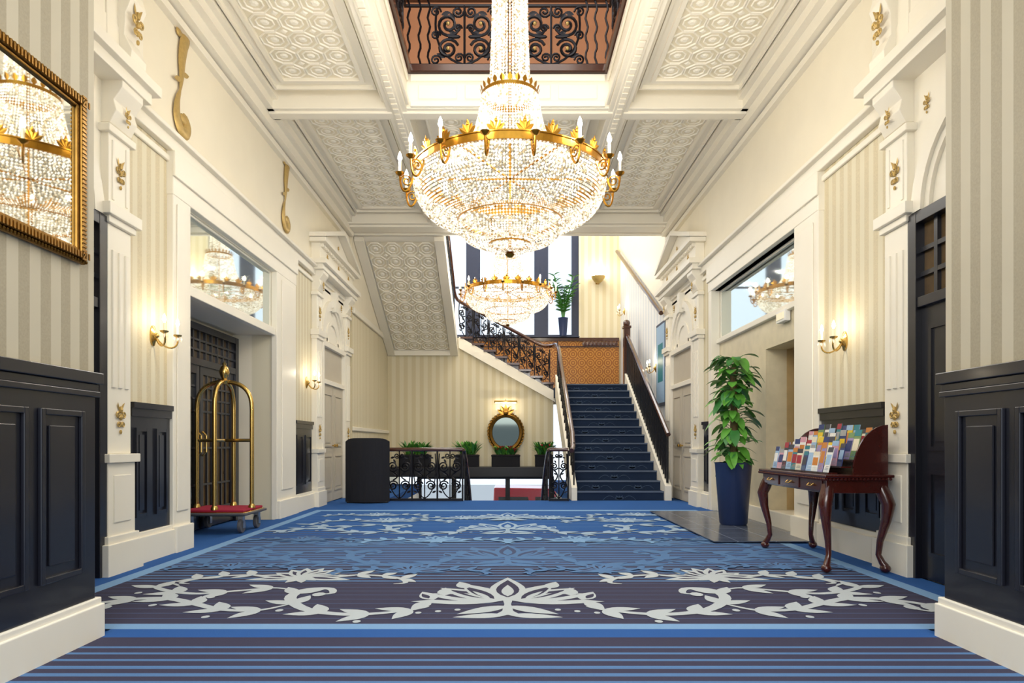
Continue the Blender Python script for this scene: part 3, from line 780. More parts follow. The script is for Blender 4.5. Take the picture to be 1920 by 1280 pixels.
for i in range(7):
    y = 12.3+TR*2*i; b = MB(); spanel(b, (1.22, y, .36+(y-12.28)*.6), (0, 1, .61), (0, 0, 1), TR*2, .6, .014); b.build('scroll_panel', [IRON], sb, world=True)
for i in range(6):
    x = 1.1-.4*i; zb = 2.5+(1.2-x)*.56
    MB().tube([(x, 17.46, zb-.08), (x, 17.46, zb+.97)], .014, 6).build('baluster', [IRON], sb, world=True)
    b = MB(); spanel(b, (x, 17.46, zb+.05), (-1, 0, .56), (0, 0, 1), .4, .85, .016); b.build('scroll_panel', [IRON], sb, world=True)
for i in range(9):
    y = 17.2-.42*i; zb = 3.85+(17.5-y)*.48
    MB().tube([(-1.38, y, zb), (-1.38, y, zb+1.1)], .014, 6).build('baluster', [IRON], sb, world=True)
    b = MB(); spanel(b, (-1.38, y, zb+.05), (0, -1, .48), (0, 0, 1), .42, .9, .016); b.build('scroll_panel', [IRON], sb, world=True)

rb = thing('stair_balustrade', 'dark close-set baluster railing up the right side of the staircase', 'balustrade', (2.94, 12.3, 0))
MB().tube([(2.94, 12.2, 1.22), (2.94, 16.45, 3.75)], .045, 8).build('handrail', [RAILW], rb, world=True)
for i in range(32):
    y = 12.28+i*.131; z = .29+(y-12.2)*.595
    MB().box(2.92, 2.96, y-.02, y+.02, z, z+.95).build('baluster', [BLACK], rb, world=True)
b = MB(); b.box(2.86, 3.02, 16.4, 16.56, 2.49, 3.9); b.box(2.84, 3.04, 16.38, 16.58, 3.9, 3.96); b.ball((2.94, 16.48, 4.03), .09, 12); b.build('newel_post', [RAILW], rb, world=True, bevel=.008)

# tile dado and landing wall
b = MB(); b.box(-3.14, 3.19, 19.12, 19.2, 2.4, 4.0, 0); b.box(-3.14, 3.19, 19.08, 19.2, 3.995, 4.09, 1)
for k in range(9): b.lathe([(.001, 19.1), (.07, 19.1), (.07, 19.06), (.02, 19.05)], (2.2+k*.11, 0, 3.92), 10, 1, axis='y')
for z in (2.62, 3.82): b.box(-3.14, 3.19, 19.1, 19.13, z, z+.04, 1)
trim(b, [TILE, RAILW], 0)

# windows
def window(i, x0, x1):
    R = sroot('window_%d' % i, ((x0+x1)/2, 19.25, 4.1)); w = (x1-x0)/2
    b = MB(); b.box(-w, -w+.2, 0, .15, 0, 3.9); b.box(w-.2, w, 0, .15, 0, 3.9); b.box(-w+.2, w-.2, 0, .149, 0, .1); b.box(-w+.2, w-.2, 0, .149, 3.8, 3.9)
    b.build('window_frame', [FRAMEB], R)
    b = MB(); b.box(-w+.2, w-.2, .04, .09, 1.45, 1.5); b.build('sash_bar', [FRAMEB], R)
    MB().box(-w+.2, w-.2, .06, .07, .1, 3.8).build('glass_pane', [WGL], R)
    MB().box(-w, w, -.25, 0, -.005, 0.02).build('window_sill', [FRAMEB], R)
window(1, -2.7, -1.0); window(2, -1.0, .97); window(3, .97, 2.05)
# lower glazing and ledge
R = sroot('window_4', (-.5, 17.3, -2.6)); b = MB()
for x in (-1.8, -.9, .5, 1.65): b.box(x-.06, x+.06, 0, .12, 0, 2.74)
b.box(-1.85, 1.7, 0, .12, 2.74, 2.81); b.build('window_frame', [BLACK], R); MB().box(-1.8, 1.65, .05, .06, 0, 2.75).build('glass_pane', [WGL], R)
tag(MB().box(-3.08, 1.15, 16.75, 17.49, .22, .47).build('planter_ledge', [BLACK], bevel=.01), 'black ledge under the oval mirror carrying the planters', 'ledge')
ds = thing('descending_steps', 'carpeted steps leading down between the iron guard rails', 'steps', (0, 12.3, 0))
for i in range(12):
    MB().box(-.78, .72, 12.31+i*.28, 12.6+i*.28, -.2*(i+1)-.2, -.2*(i+1)).build('step', [CAR_ST], ds, world=True)
# street seen through the glass
PAVE = mat('pavement_pale', '#a9a9a8', .8, var=.1)
struct(MB().box(-12, 14, 19.6, 60, -2.8, -2.62).build('floor_street', [PAVE]))
CARR = mat('car_red', '#b3222c', .25, coat=.6)
cr = thing('van_stand_in', 'red van standing in for a red blur behind the lower glass doors', 'car', (1.0, 22.5, -2.62))  # made-up van shape, gives the colour of a passing red reflection
b = MB(); b.prism([(-1.5, .3), (2.3, .3), (2.35, .9), (1.9, 1.25), (1.3, 2.2), (-1.45, 2.25), (-1.5, 1.0)], 'y', -.8, .8); b.build('body', [CARR], cr, bevel=.05)
for (x0, x1) in ((-1.3, -.2), (-.1, 1.2)): MB().prism([(x0, 1.25), (x1+.1, 1.25), (x1-.15, 1.95), (x0, 1.95)], 'y', -.82, -.79).build('side_window', [DGLASS], cr)
for x in (-.95, 1.55): MB().lathe([(.1, -.84), (.3, -.83), (.32, -.7), (.3, -.6)], (x, 0, .32), 18, axis='y').build('wheel', [RUBBER], cr)

# ------------------------------------------------------------------ chandeliers
def prof_pts(prof, step):
    out = []
    for i in range(len(prof)-1):
        a, c = Vector((prof[i][0], prof[i][1])), Vector((prof[i+1][0], prof[i+1][1])); n = max(1, round((c-a).length/step))
        for k in range(n): q = a.lerp(c, k/n); out.append((q.x, q.y))
    out.append(prof[-1]); return out
def curvep(prof, step, n=200):
    pts = bez([(q[0], 0, q[1]) for q in prof], n); out = [(pts[0].x, pts[0].z)]; acc = 0
    for a, c in zip(pts[:-1], pts[1:]):
        acc += (c-a).length
        if acc >= step: out.append((c.x, c.z)); acc = 0
    return out
def strands(b, pp, n, r, rm=None, e=1.3, wt=(5, 4, 2)):
    R0 = max(q[0] for q in pp)
    for k in range(n):
        a = 2*PI*k/n
        for (R_, z) in pp:
            b.octa((R_*math.cos(a), R_*math.sin(a), z), r*(max(.62, R_/R0) if rm else 1), random.choices((0, 1, 2), wt)[0], e)
def stuffpart(o): o['kind'] = 'stuff'; return o
ch = thing('chandelier', 'huge gilt and crystal chandelier hanging through the ceiling opening, nearest', 'chandelier', (.02, 6.2, 2.78))
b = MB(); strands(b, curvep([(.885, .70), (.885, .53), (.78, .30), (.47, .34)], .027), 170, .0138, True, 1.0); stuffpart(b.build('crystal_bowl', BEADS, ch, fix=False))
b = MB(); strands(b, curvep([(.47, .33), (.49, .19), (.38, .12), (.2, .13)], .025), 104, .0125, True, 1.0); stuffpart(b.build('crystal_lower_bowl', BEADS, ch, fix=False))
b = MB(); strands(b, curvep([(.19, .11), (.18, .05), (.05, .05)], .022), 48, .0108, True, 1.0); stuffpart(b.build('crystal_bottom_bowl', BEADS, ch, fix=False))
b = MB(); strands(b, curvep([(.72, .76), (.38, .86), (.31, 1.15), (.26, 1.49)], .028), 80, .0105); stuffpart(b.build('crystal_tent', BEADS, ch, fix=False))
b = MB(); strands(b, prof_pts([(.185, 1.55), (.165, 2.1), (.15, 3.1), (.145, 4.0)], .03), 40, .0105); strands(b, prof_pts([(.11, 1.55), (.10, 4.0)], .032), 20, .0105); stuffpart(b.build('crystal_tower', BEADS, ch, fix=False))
b = MB(); b.band(.875, .712, .765, .022, n=64); b.band(.87, .765, .775, .034, n=64); b.band(.87, .70, .712, .034, n=64); b.build('main_ring', [GOLD], ch)
b = MB(); b.band(.455, .333, .36, .028); b.build('lower_ring', [GOLD], ch)
b = MB(); b.band(.18, .115, .135, .017, n=24); b.build('bottom_ring', [GOLD], ch)
b = MB(); b.band(.245, 1.485, 1.515, .02, n=32)
for k in range(24):
    a = 2*PI*k/24; c, s_ = math.cos(a), math.sin(a); b.leaf((.262*c, .262*s_, 1.51), (c*.3, s_*.3, 1), .065, .045, up=(-c, -s_, 0))
b.build('crown_ring', [GOLD], ch)
b = MB(); b.lathe([(.001, 0), (.025, .008), (.045, .03), (.025, .05), (.06, .06), (.03, .075), (.02, .1)], n=14); b.build('finial', [GOLD], ch, smooth=True)
b = MB(); b.tube([(0, 0, .08), (0, 0, 5.22)], .012, 6)
for k in range(6):
    a = 2*PI*k/6; b.tube([(0, 0, .73), (.88*math.cos(a), .88*math.sin(a), .73)], .01, 5)
b.build('stem', [GOLD], ch)
NP = 24
for k in range(NP):
    a = 2*PI*(k+.5)/NP; c, s_ = math.cos(a), math.sin(a); b = MB()
    tz = (-s_, c)
    for an in (0, 28, -28, 56, -56):
        r_ = math.radians(an); b.leaf((.893*c, .893*s_, .772), (c*.12+tz[0]*math.sin(r_), s_*.12+tz[1]*math.sin(r_), math.cos(r_)), .115 if an == 0 else .09, .04, up=(c, s_, 0), fold=-.3)
    b.ball((.9*c, .9*s_, .85), .015, 6)
    b.build('palmette', [GOLD], ch)
for k in range(16):
    a = 2*PI*(k+.5)/16; c, s_ = math.cos(a), math.sin(a)
    def q(r, z): return (r*c, r*s_, z-.2)
    b = MB(); b.tube(bez([q(.88, .93), q(.92, .70), q(1.01, .68), q(1.01, .9)], 10), .010, 6)
    sp = spiral(q(.95, .84), (c, s_, 0), (0, 0, 1), .055, .012, 0, 3.2*PI, 18)
    b.tube(sp, .007, 5); b.lathe([(.01, .68), (.038, .7), (.043, .712), (.02, .72)], (1.01*c, 1.01*s_, 0), 10)
    A = b.build('candle_arm', [GOLD], ch, smooth=True)
    MB().lathe([(.013, .72), (.013, .81)], (1.01*c, 1.01*s_, 0), 8).build('candle', [CANDLE], A)
    MB().lathe([(.006, .81), (.021, .838), (.015, .872), (.001, .905)], (1.01*c, 1.01*s_, 0), 8).build('bulb', [BULB], A, smooth=True)
dup(ch, (.0, 15.2, 3.72), .1, 'gilt and crystal chandelier hanging in the stair hall before the window', None, 1.087)

# ------------------------------------------------------------------ wall mirror in gilt frame (left pier)
gm = thing('wall_mirror', 'rectangular mirror in a broad beaded gilt frame on the near striped pier', 'mirror', (-PL+.003, 2.89, 1.985))
b = MB(); b.box(0, .012, -.52, .52, .05, .82); b.build('mirror_glass', [MIRR], gm)
b = MB()
def fr(g, w, x):
    b.box(0, x, -.6+g, -.6+g+w, g, .87-g); b.box(0, x, .6-g-w, .6-g, g, .87-g); b.box(0, x-.0005, -.6+g+w, .6-g-w, g, g+w); b.box(0, x-.0005, -.6+g+w, .6-g-w, .87-g-w, .87-g)
fr(0, .022, .025); fr(.022, .036, .04); fr(.058, .018, .028)
b.build('gilt_frame', [GOLDA], gm, bevel=.006)
b = MB()
k = -.59
while k < .6:
    for z in (.012, .858): b.ball((.026, k, z), .009, 6)
    for z in (.04, .83): b.box(.04, .045, k-.005, k+.005, z-.016, z+.016)
    k += .022
k = .02
while k < .86:
    for y in (-.588, .588): b.ball((.026, y, k), .009, 6)
    for y in (-.56, .56): b.box(.04, .045, y-.016, y+.016, k-.005, k+.005)
    k += .022
b.build('bead_border', [GOLDA], gm)

# ------------------------------------------------------------------ sconces
sc = thing('wall_sconce', 'twin-candle brass sconce on the striped wall left of the luggage trolley recess', 'wall light', (-3.25, 6.1, 1.98), None)
b = MB(); b.lathe([(.001, 0), (.05, 0), (.05, .012), (.03, .025), (.015, .04)], (0, 0, .06), 16, axis='x', sy=1.9); b.ball((.04, 0, .06), .022, 8); b.build('backplate', [BRASS], sc, smooth=True)
for sg in (-1, 1):
    b = MB(); b.tube(bez([(.03, 0, .05), (.1, sg*.05, -.1), (.2, sg*.12, -.05), (.17, sg*.12, .07)], 10), .008, 6); b.lathe([(.008, .06), (.035, .075), (.038, .085), (.01, .09)], (.17, sg*.12, 0), 10)
    A = b.build('arm', [BRASS], sc, smooth=True)
    MB().lathe([(.011, .09), (.011, .16)], (.17, sg*.12, 0), 8).build('candle', [CANDLE], A)
    MB().lathe([(.006, .16), (.018, .185), (.012, .215), (.001, .24)], (.17, sg*.12, 0), 8).build('bulb', [BULB], A, smooth=True)
    g = MB()
    for k in range(6): g.octa((.17+.035*math.cos(k*PI/3), sg*.12+.035*math.sin(k*PI/3), .04), .009, 0, 2.6)
    g.build('crystal_drops', [BEADS[1]], A)  # drops share the self-lit bead material
dup(sc, (-3.25, 10.75, 1.98), 0, 'twin-candle brass sconce on the far left wall beside the white door case')
dup(sc, (3.25, 6.42, 1.98), PI, 'twin-candle brass sconce on the right wall above the leaflet table')
dup(sc, (3.25, 14.6, 2.65), PI, 'twin-candle brass sconce on the stair wall beside the framed picture')
dup(sc, (3.2, 18.2, 4.6), PI, 'small brass sconce high on the stair wall near the landing')
ul = thing('wall_uplighter', 'bowl shaped uplighter on the striped wall right of the tall window', 'wall light', (2.58, 19.2, 5.62))
MB().lathe([(.02, 0), (.1, .05), (.18, .14), (.2, .2), (.19, .2), (.1, .07)], (0, -.2, 0), 16).build('bowl', [GOLDP], ul, smooth=True)
MB().ball((0, -.2, .2), .13, 12).build('bulb', [BULB], ul)
MB().box(-.05, .05, -.05, 0, .02, .16).build('bracket', [BRASS], ul)

# f-shaped ornaments
def fhole(loc, label):
    b = MB(); pts = [(0, .0, .93), (0, .03, .98), (0, .075, 1.0), (0, .1, .94), (0, .07, .85), (0, .045, .7), (0, .04, .55), (0, .02, .4), (0, -.02, .28), (0, -.03, .14), (0, .02, .04), (0, .1, .04), (0, .13, .12), (0, .09, .19), (0, .05, .15)]
    n = 50; cp = catmull(pts, n)
    b.tube(cp, [.014+.046*abs(math.sin(PI*i/n*2.0)) for i in range(n+1)], 8)
    b.ball((0, .0, .93), .04, 8); b.ball((0, .06, .15), .05, 8); b.leaf((.03, .03, .55), (0, .9, .5), .12, .05, up=(1, 0, 0)); b.leaf((.03, .02, .5), (0, -.9, -.5), .12, .05, up=(1, 0, 0))
    b.v = [(x*.4+.02, y*1.35, z*1.05) for (x, y, z) in b.v]
    o = b.build('wall_ornament', [GOLDP], smooth=True); o.location = loc
    tag(o, label, 'ornament')
fhole((-3.25, 6.55, 4.12), 'large gold violin-hole shaped ornament high on the left wall, nearer one')
fhole((-3.25, 9.65, 4.16), 'gold violin-hole shaped ornament high on the left wall, farther one')

# ------------------------------------------------------------------ luggage trolley
lt = thing('luggage_trolley', 'brass birdcage luggage trolley with red carpeted deck', 'trolley', (-3.4, 8.0, 0.013))
MB().box(-.37, .37, -.32, .32, .2, .25).build('deck_frame', [BRASS], lt, bevel=.02)
MB().box(-.35, .35, -.30, .30, .25, .275).build('deck_carpet', [RED], lt, bevel=.008)
b = MB(); b.box(-.39, .39, -.34, .34, .21, .24); b.build('bumper', [RUBBER], lt, bevel=.012)
for ax in (0, 1):
    L = .33 if ax == 0 else .27; pts = [(-L, .27), (-L, 1.45)]
    for t in [PI*i/18 for i in range(1, 18)]:
        cx_, sx_ = math.cos(t), math.sin(t); pts.append((-L*math.copysign(abs(cx_)**.8, cx_), 1.45+.33*sx_**.8))
    pts += [(L, 1.45), (L, .27)]
    b = MB(); b.tube([(p[0], 0, p[1]) if ax == 0 else (0, p[0], p[1]) for p in pts], .026, 10); b.build('arch_pole', [BRASS], lt, smooth=True)
for (x, y) in ((.33, 0), (-.33, 0), (0, .27), (0, -.27)):
    MB().lathe([(.042, .27), (.042, .29), (.028, .32)], (x, y, 0), 12).build('pole_collar', [BRASS], lt, smooth=True)
b = MB(); b.tube([(-.33, 0, 1.08), (.33, 0, 1.08)], .02, 8); b.tube([(0, -.27, 1.08), (0, .27, 1.08)], .02, 8); b.build('hanging_rail', [BRASS], lt)
b = MB(); b.lathe([(.05, 1.75), (.06, 1.79), (.03, 1.82), (.045, 1.85), (.06, 1.9), (.045, 1.95), (.02, 1.98), (.025, 2.0), (.001, 2.025)], n=16); b.build('finial', [BRASS], lt, smooth=True)
for (x, y) in ((-.3, -.24), (.3, -.24), (-.3, .24), (.3, .24)):
    b = MB(); b.box(x-.03, x+.03, y-.03, y+.03, .13, .2); b.box(x-.035, x-.025, y-.03, y+.03, .06, .14); b.box(x+.025, x+.035, y-.03, y+.03, .06, .14); A = b.build('caster', [STEEL], lt)
    MB().lathe([(.03, -.022), (.08, -.02), (.085, 0), (.08, .02), (.03, .022)], (x, y, .086), 18, axis='x').build('wheel', [RUBBER], A, smooth=True)

# ------------------------------------------------------------------ potted climber
pp = thing('potted_plant', 'tall leafy climbing plant on a pole in a dark blue tapered pot', 'plant', (2.85, 8.42, .037))
b = MB(); b.lathe([(.155, 0), (.17, .02), (.225, .76), (.235, .78), (.22, .78), (.21, .72), (.001, .72)], n=28); b.build('pot', [POTB], pp, smooth=True)
MB().lathe([(.205, .70), (.2, .735), (.001, .74)], n=20).build('soil', [SOIL], pp)
MB().tube([(0, 0, .72), (.01, 0, 1.4), (0, .01, 1.98)], [.05, .045, .04], 9).build('moss_pole', [STEMM], pp)
b = MB()
for i in range(185):
    t = random.random()**.85; z = .76+1.34*t; a = random.uniform(0, 2*PI); rr = .045
    out = Vector((math.cos(a), math.sin(a), random.uniform(-.15, .75))); base = Vector((rr*math.cos(a), rr*math.sin(a), z))
    Ls = random.uniform(.03, .17); tip = base+out.normalized()*Ls
    b.tube([base, tip], .004, 4, 1)
    b.leaf(tip, (math.cos(a), math.sin(a), random.uniform(-.9, .35)), random.uniform(.13, .22), random.uniform(.085, .135), random.choice((0, 0, 1)), droop=.35, heart=True)
b.build('foliage', [LEAF1, LEAF2], pp, smooth=True, fix=False)

# ------------------------------------------------------------------ console table, rack, leaflets
TX, TY = 2.80, 6.0
tb = thing('console_table', 'carved mahogany side table with three drawers and cabriole legs', 'table', (TX, TY, .014))
b = MB(); b.box(-.28, .28, -.7, .7, .765, .79); b.build('tabletop', [WOOD], tb, bevel=.008)
b = MB()
k = -.69
while k < .7:
    b.ball((-.275, k, .755), .013, 6); k += .03
k = -.26
while k < .27:
    b.ball((k, -.69, .755), .013, 6); b.ball((k, .69, .755), .013, 6); k += .03
b.build('carved_edge', [WOOD], tb)
MB().box(-.25, .25, -.66, .66, .64, .765).build('apron', [WOOD], tb, bevel=.005)
for k in range(3):
    y = -.43+k*.43
    D = MB().box(-.262, -.25, y-.17, y+.17, .655, .745).build('drawer', [WOOD], tb, bevel=.004)
    MB().tube([(-.262, y-.04, .71), (-.285, y-.035, .69), (-.285, y+.035, .69), (-.262, y+.04, .71)], .005, 6).build('handle', [BRASS], D)
for sx in (-1, 1):
    for sy in (-1, 1):
        x, y = sx*.21, sy*.61; ox, oy = sx*.04, sy*.04; b = MB()
        b.tube([(x, y, .70), (x+ox*.6, y+oy*.6, .62), (x+ox*1.1, y+oy*1.1, .55), (x+ox*.8, y+oy*.8, .42), (x, y, .25), (x-ox*.2, y-oy*.2, .14), (x+ox*.3, y+oy*.3, .08), (x+ox*.7, y+oy*.7, .05)], [.05, .055, .052, .038, .026, .022, .026, .03], 10)
        b.ball((x+ox*.7, y+oy*.7, .036), .042, 10, sz=.85); b.build('leg', [WOOD], tb, smooth=True)
RX = TX+.05
rk = thing('leaflet_rack', 'dark stepped leaflet rack with quarter-round sides on the table', 'rack', (RX, TY, .805))
QR = [(-.06+.28*(1-math.cos(t)), .40*math.sin(t)) for t in [PI/2*i/10 for i in range(11)]]
for y in (-.62, .57):
    b = MB(); b.prism([(.22, 0)]+QR, 'y', y, y+.02); b.build('side_panel', [WOOD], rk)
TIERS = [(-.24, .012), (-.13, .062), (-.02, .115), (.09, .18)]
for (x, z) in TIERS:
    MB().box(x-.02, x+.06, -.6, .57, z-.012, z).build('shelf', [WOOD], rk)
    MB().box(x-.024, x-.02, -.6, .57, z-.012, z+.04).build('lip', [WGL], rk)
MB().box(.205, .22, -.6, .57, 0, .34).build('back_panel', [WOOD], rk)
COLS = [('white', '#eceae4'), ('teal', '#2f7f8a'), ('yellow', '#e2c22e'), ('pale blue', '#9dbbd8'), ('crimson', '#a32c3c'), ('sage green', '#76935f'), ('orange', '#cb8038'), ('lilac', '#9a8ab6'), ('charcoal', '#3f3f48'), ('pink', '#d09aa8'), ('navy', '#2f3d70'), ('cream', '#e6dcc0'), ('grey', '#a0a0a0')]
CM = {n: mat('paper_'+n.replace(' ', '_'), h, .5, var=.15, nsc=40) for n, h in COLS}
tn = ['front tier', 'second tier', 'third tier', 'back tier']
ordn = ['first', 'second', 'third', 'fourth', 'fifth', 'sixth', 'seventh', 'eighth', 'ninth', 'tenth', 'eleventh']
CN = [q[0] for q in COLS]; CW = [4, 2, 2, 2, 2, 2, 2, 2, 2, 2, 2, 2, 2]
def brochure(w, h, c, c2):
    b = MB(); b.box(-.003, .003, -w/2, w/2, 0, h, 0)
    b.box(-.0042, -.003, -w/2, w/2, h*.8, h, 1); b.box(-.0042, -.003, -w*.42, w*.42, h*.3, h*.7, 2)
    for k in range(3): b.box(-.0042, -.003, -w*.38, w*(.1+.1*k), h*(.22-.06*k), h*(.235-.06*k), 1)
    return b.build('leaflet', [CM[c], CM[c2], CM[random.choices(CN, CW)[0]]])
for ti, (x, z) in enumerate(TIERS):
    for k in range(11):
        c = random.choices(CN, CW)[0]; c2 = random.choice([q for q in CN if q != c])
        o = brochure(random.uniform(.088, .1), random.choice((.17, .19, .2, .21, .23, .25)), c, c2)
        o.location = (RX+x-.006, TY-.54+k*.105, .805+z+.001); o.rotation_euler = (0, random.uniform(.15, .25), random.uniform(-.1, .1))
        tag(o, '%s leaflet with %s heading, %s from near end, %s of the rack' % (c, c2, ordn[k], tn[ti]), 'leaflet', 'leaflets in the rack on the table')
for k in range(3):
    c, c2 = ('pale blue', 'white', 'charcoal')[k], ('white', 'pale blue', 'white')[k]
    o = brochure(.1, .15, c, c2); o.location = (TX-.12+.03*k, TY+.62+.02*k, .806); o.rotation_euler = (0, .15, .5)
    tag(o, '%s leaflet standing loose on the table end farthest from the camera' % c, 'leaflet', 'loose leaflets on the table')

# ------------------------------------------------------------------ black screen
b = MB(); n = 14
vs = []
for k in range(n+1):
    t = -1+2*k/n; x = t*.39; y = -.16*(1-t*t); top = 1.14-.06*abs(t)**6
    vs.append((x, y, 0.02, top))
for (a, c) in zip(vs[:-1], vs[1:]):
    P4 = [(a[0], a[1], a[2]), (c[0], c[1], c[2]), (c[0], c[1], c[3]), (a[0], a[1], a[3])]
    Q4 = [(p[0]*.93, p[1]+.1, p[2]) for p in P4]
    b.quad(*P4); b.quad(*Q4); b.quad(P4[3], P4[2], Q4[2], Q4[3]); b.quad(P4[0], P4[1], Q4[1], Q4[0])
for e0 in (vs[0], vs[-1]): b.quad((e0[0], e0[1], e0[2]), (e0[0], e0[1], e0[3]), (e0[0]*.93, e0[1]+.1, e0[3]), (e0[0]*.93, e0[1]+.1, e0[2]))
scn = thing('curved_screen', 'black cloth covered curved screen with rounded top by the iron guard rail', 'screen', (-2.47, 11.75, .013))
b.build('panel', [BLACKC], scn, smooth=True)
MB().box(-.36, .36, -.06, .04, 0, .03).build('foot', [BLACK], scn, bevel=.01)

# ------------------------------------------------------------------ ledge planters
def planter(x, w, label, kind):
    t = thing('planter', label, 'plant', (x, 17.0, .471))
    b = MB(); b.box(-w, w, -.15, .15, 0, .3); b.box(-w-.01, w+.01, -.16, .16, .26, .301); b.build('trough', [BLACKC], t, bevel=.008)
    MB().box(-w+.02, w-.02, -.13, .13, .29, .31).build('soil', [SOIL], t)
    b = MB()
    for i in range(160):
        a = random.uniform(0, 2*PI); cx = random.uniform(-w*.65, w*.65); e = random.uniform(.6, 1.8)
        b.leaf((cx, random.uniform(-.1, .1), .3), (math.cos(a)*.8, math.sin(a)*.5, e*1.2), random.uniform(.28, .62)*(1 if kind != 2 else .65), .065, random.choice((0, 0, 1)), droop=.35)
    b.build('foliage', [LEAF1, LEAF2], t, smooth=True, fix=False)
    if kind == 2:
        for i in range(5):
            b = MB(); cx = -w*.6+i*w*.3
            for a in range(9): b.leaf((cx, -.08, .38+.06*(i % 2)), (math.cos(a*.7), math.sin(a*.7), 1.4), .18, .05, 0, droop=.3)
            b.build('flower', [FLOW], t, fix=False)
    if kind == 3:
        for i in range(4): MB().ball((-.15+i*.1, -.1, .5+.05*(i % 2)), .03, 8).build('flower', [FLOW], t)
planter(-2.35, .38, 'green leafy plants in a dark trough behind the iron guard rail, leftmost on the ledge', 1)
planter(-1.03, .3, 'green arching plant in a dark trough left of the oval gilt mirror', 1)
planter(-.05, .36, 'red flowering plants in a dark trough below the oval gilt mirror', 2)
planter(.92, .22, 'red dotted green plant in a dark trough nearest the staircase', 3)

# oval mirror + picture light
om = thing('oval_mirror', 'oval mirror in an ornate gilt frame on the striped wall under the stairs', 'mirror', (-.05, 17.5, .8))
b = MB(); b.lathe([(.001, -.03), (.36, -.03), (.36, 0)], (0, 0, .55), 32, axis='y', sy=1.15); b.build('mirror_glass', [MIRD], om, smooth=True)
b = MB(); b.lathe([(.34, 0), (.36, -.06), (.42, -.08), (.46, -.05), (.47, 0)], (0, 0, .55), 40, axis='y', sy=1.12)
b.build('gilt_frame', [GOLDA], om, smooth=True)
b = MB()
for k in range(36):
    a = 2*PI*k/36; b.leaf((.43*math.cos(a), -.05, .55+.48*math.sin(a)), (math.cos(a+1.0), -.1, math.sin(a+1.0)), .1, .06, up=(0, -1, 0))
    b.ball((.46*math.cos(a), -.05, .55+.51*math.sin(a)), .02, 6)
for a in (-60, -30, 0, 30, 60): b.leaf((0, -.06, 1.02), (math.sin(math.radians(a)), -.1, math.cos(math.radians(a))), .26, .1, up=(0, -1, 0))
b.ball((0, -.06, 1.06), .07, 8)
b.build('carved_crest', [GOLDA], om)
pl = thing('picture_light', 'slim brass picture light above the oval gilt mirror', 'picture light', (-.05, 17.5, 2.15))
b = MB(); b.tube([(0, 0, 0), (0, -.1, .06), (0, -.2, .02)], .012, 6); b.build('bracket', [BRASS], pl)
b = MB(); b.lathe([(.03, -.3), (.03, .3)], (0, -.2, .0), 10, axis='x'); b.build('shade', [BRASS], pl)
MB().box(-.27, .27, -.215, -.185, -.04, -.028).build('lamp_tube', [BULB], pl)

# plant on window sill
wp = thing('window_plant', 'upright glossy plant in a dark pot on the landing window sill', 'plant', (1.58, 19.02, 4.122))
MB().lathe([(.1, 0), (.14, .5), (.15, .52), (.12, .52), (.11, .48), (.001, .48)], n=18).build('pot', [POTB], wp, smooth=True)
b = MB()
for i in range(13):
    a = i*2.4; tip = Vector((.32*math.cos(a), -.1+.14*math.sin(a), 1.4+.3*math.sin(i*1.7)))
    pth = bez([(0.03*math.cos(a), 0, .48), (.06*math.cos(a), -.04, .95), tip], 9); b.tube(pth, .012, 5, 1)
    for k in range(2, 10):
        for sg in (-1, 1): b.leaf(pth[k], (sg*math.cos(a*1.3+.5), -.4*sg, .6), .22, .1, 0, droop=.2)
b.build('foliage', [LEAF1, LEAF2], wp, smooth=True, fix=False)

# framed picture on stair wall, emergency light
fp = thing('framed_picture', 'tall blue framed picture on the stair wall beyond the right door case', 'picture', (3.25, 14.0, 1.85))
MB().box(-.04, 0, -.42, .42, 0, 1.75).build('frame', [FRAMEB], fp, bevel=.01)
b = MB(); b.box(-.046, -.04, -.36, .36, .06, 1.69, 0); b.box(-.048, -.046, -.22, .22, .5, 1.3, 1); b.build('print', [CM['pale blue'], CM['teal']], fp)
el = thing('emergency_light', 'small white emergency light box on the sill of the right hand mirror', 'sign light', (3.27, 7.95, 2.5))
MB().box(-.02, .05, -.13, .13, 0, .14).build('housing', [WHITEP], el, bevel=.008)
MB().box(-.03, -.02, -.1, .1, .03, .11).build('lens', [CANDLE], el)

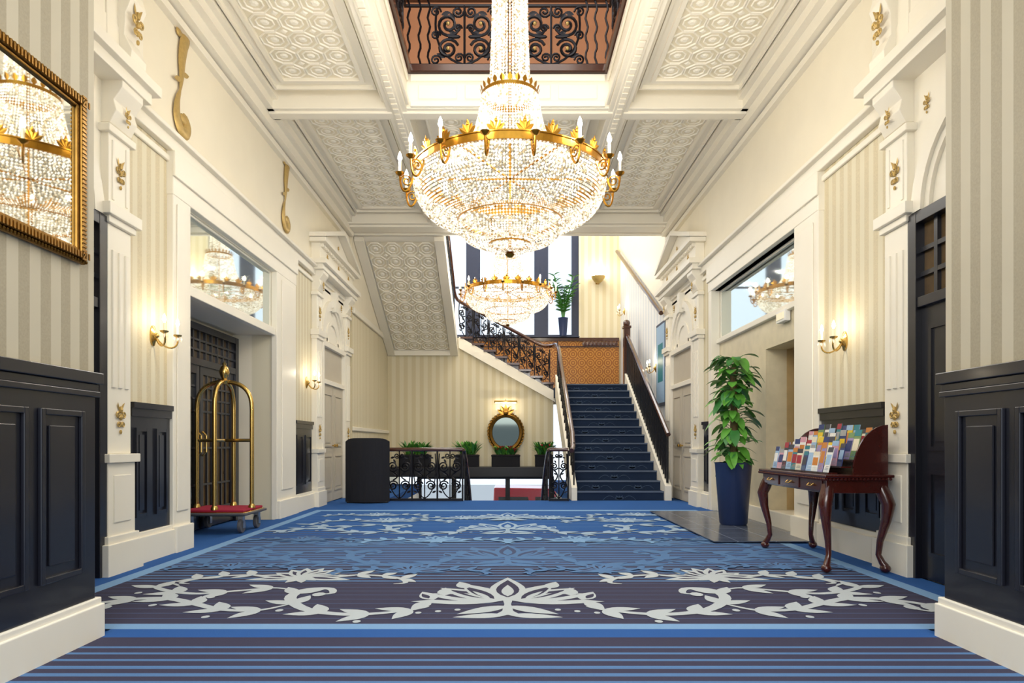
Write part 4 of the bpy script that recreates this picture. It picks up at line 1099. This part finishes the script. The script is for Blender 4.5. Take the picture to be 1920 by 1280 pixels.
# ------------------------------------------------------------------ lights
def point(loc, e, col=(1, .82, .55), r=0.0):
    l = bpy.data.lights.new('lamp', 'POINT'); l.energy = e; l.color = col; l.shadow_soft_size = r
    o = bpy.data.objects.new('lamp', l); COL.objects.link(o); o.location = loc; return o
def area(loc, rot, sx, sy, e, col=(1, 1, 1)):
    l = bpy.data.lights.new('area', 'AREA'); l.shape = 'RECTANGLE'; l.size = sx; l.size_y = sy; l.energy = e; l.color = col
    o = bpy.data.objects.new('area', l); COL.objects.link(o); o.location = loc; o.rotation_euler = rot; return o
W = (1, .93, .81)
for k in range(6):
    a = 2*PI*(k+.25)/6
    point((.02+1.1*math.cos(a), 6.2+1.1*math.sin(a), 3.72), 29, W, .01)
    point((.0+1.18*math.cos(a), 15.2+1.18*math.sin(a), 4.76), 14, W, .01)
point((.02, 6.2, 3.3), 45, W); point((.0, 15.2, 4.3), 36, W)
for (x, y, z) in ((-3.02, 6.1, 2.2), (-3.02, 10.75, 2.2), (3.02, 6.42, 2.2), (3.02, 14.6, 2.87), (2.97, 18.2, 4.82)): point((x, y, z), 3, (1, .86, .64), .02)
point((2.58, 18.85, 6.05), 6, (1, .86, .64), .02); point((-.05, 17.15, 2.0), 6, (1, .88, .68), .02)
area((0, -1.6, 3.6), (math.radians(80), 0, 0), 4, 3, 245, (1, .97, .93))  # added fill from behind the camera, no fitting there
area((0, 6.2, 7.85), (0, 0, 0), 2.4, 4, 100, (1, .95, .88))  # unseen lamp added over the well to act as skylight
area((0, 16.3, 9.2), (0, 0, 0), 5, 4, 330, (.97, .98, 1))  # stair hall fill, added instead of relying on window daylight
area((0, 11, 5.25), (0, 0, 0), 1.5, 2.5, 95, (1, .96, .9))  # extra soft fill added below the far coffers, not a real fitting
w = bpy.data.worlds.new('World'); S.world = w; w.use_nodes = True
bg = w.node_tree.nodes['Background']; bg.inputs[0].default_value = (.80, .90, 1, 1); bg.inputs[1].default_value = 1.6
try:
    S.view_settings.view_transform = 'Standard'; S.view_settings.look = 'None'
except Exception as e: print(e)
cam = bpy.data.cameras.new('Camera'); co = bpy.data.objects.new('Camera', cam); COL.objects.link(co)
co.location = (0, 0, 1.05); co.rotation_euler = (PI/2, 0, 0)
cam.sensor_width = 36; cam.lens = 36*1250/1920; cam.shift_x = .0042; cam.shift_y = .1; cam.clip_end = 200
S.camera = co
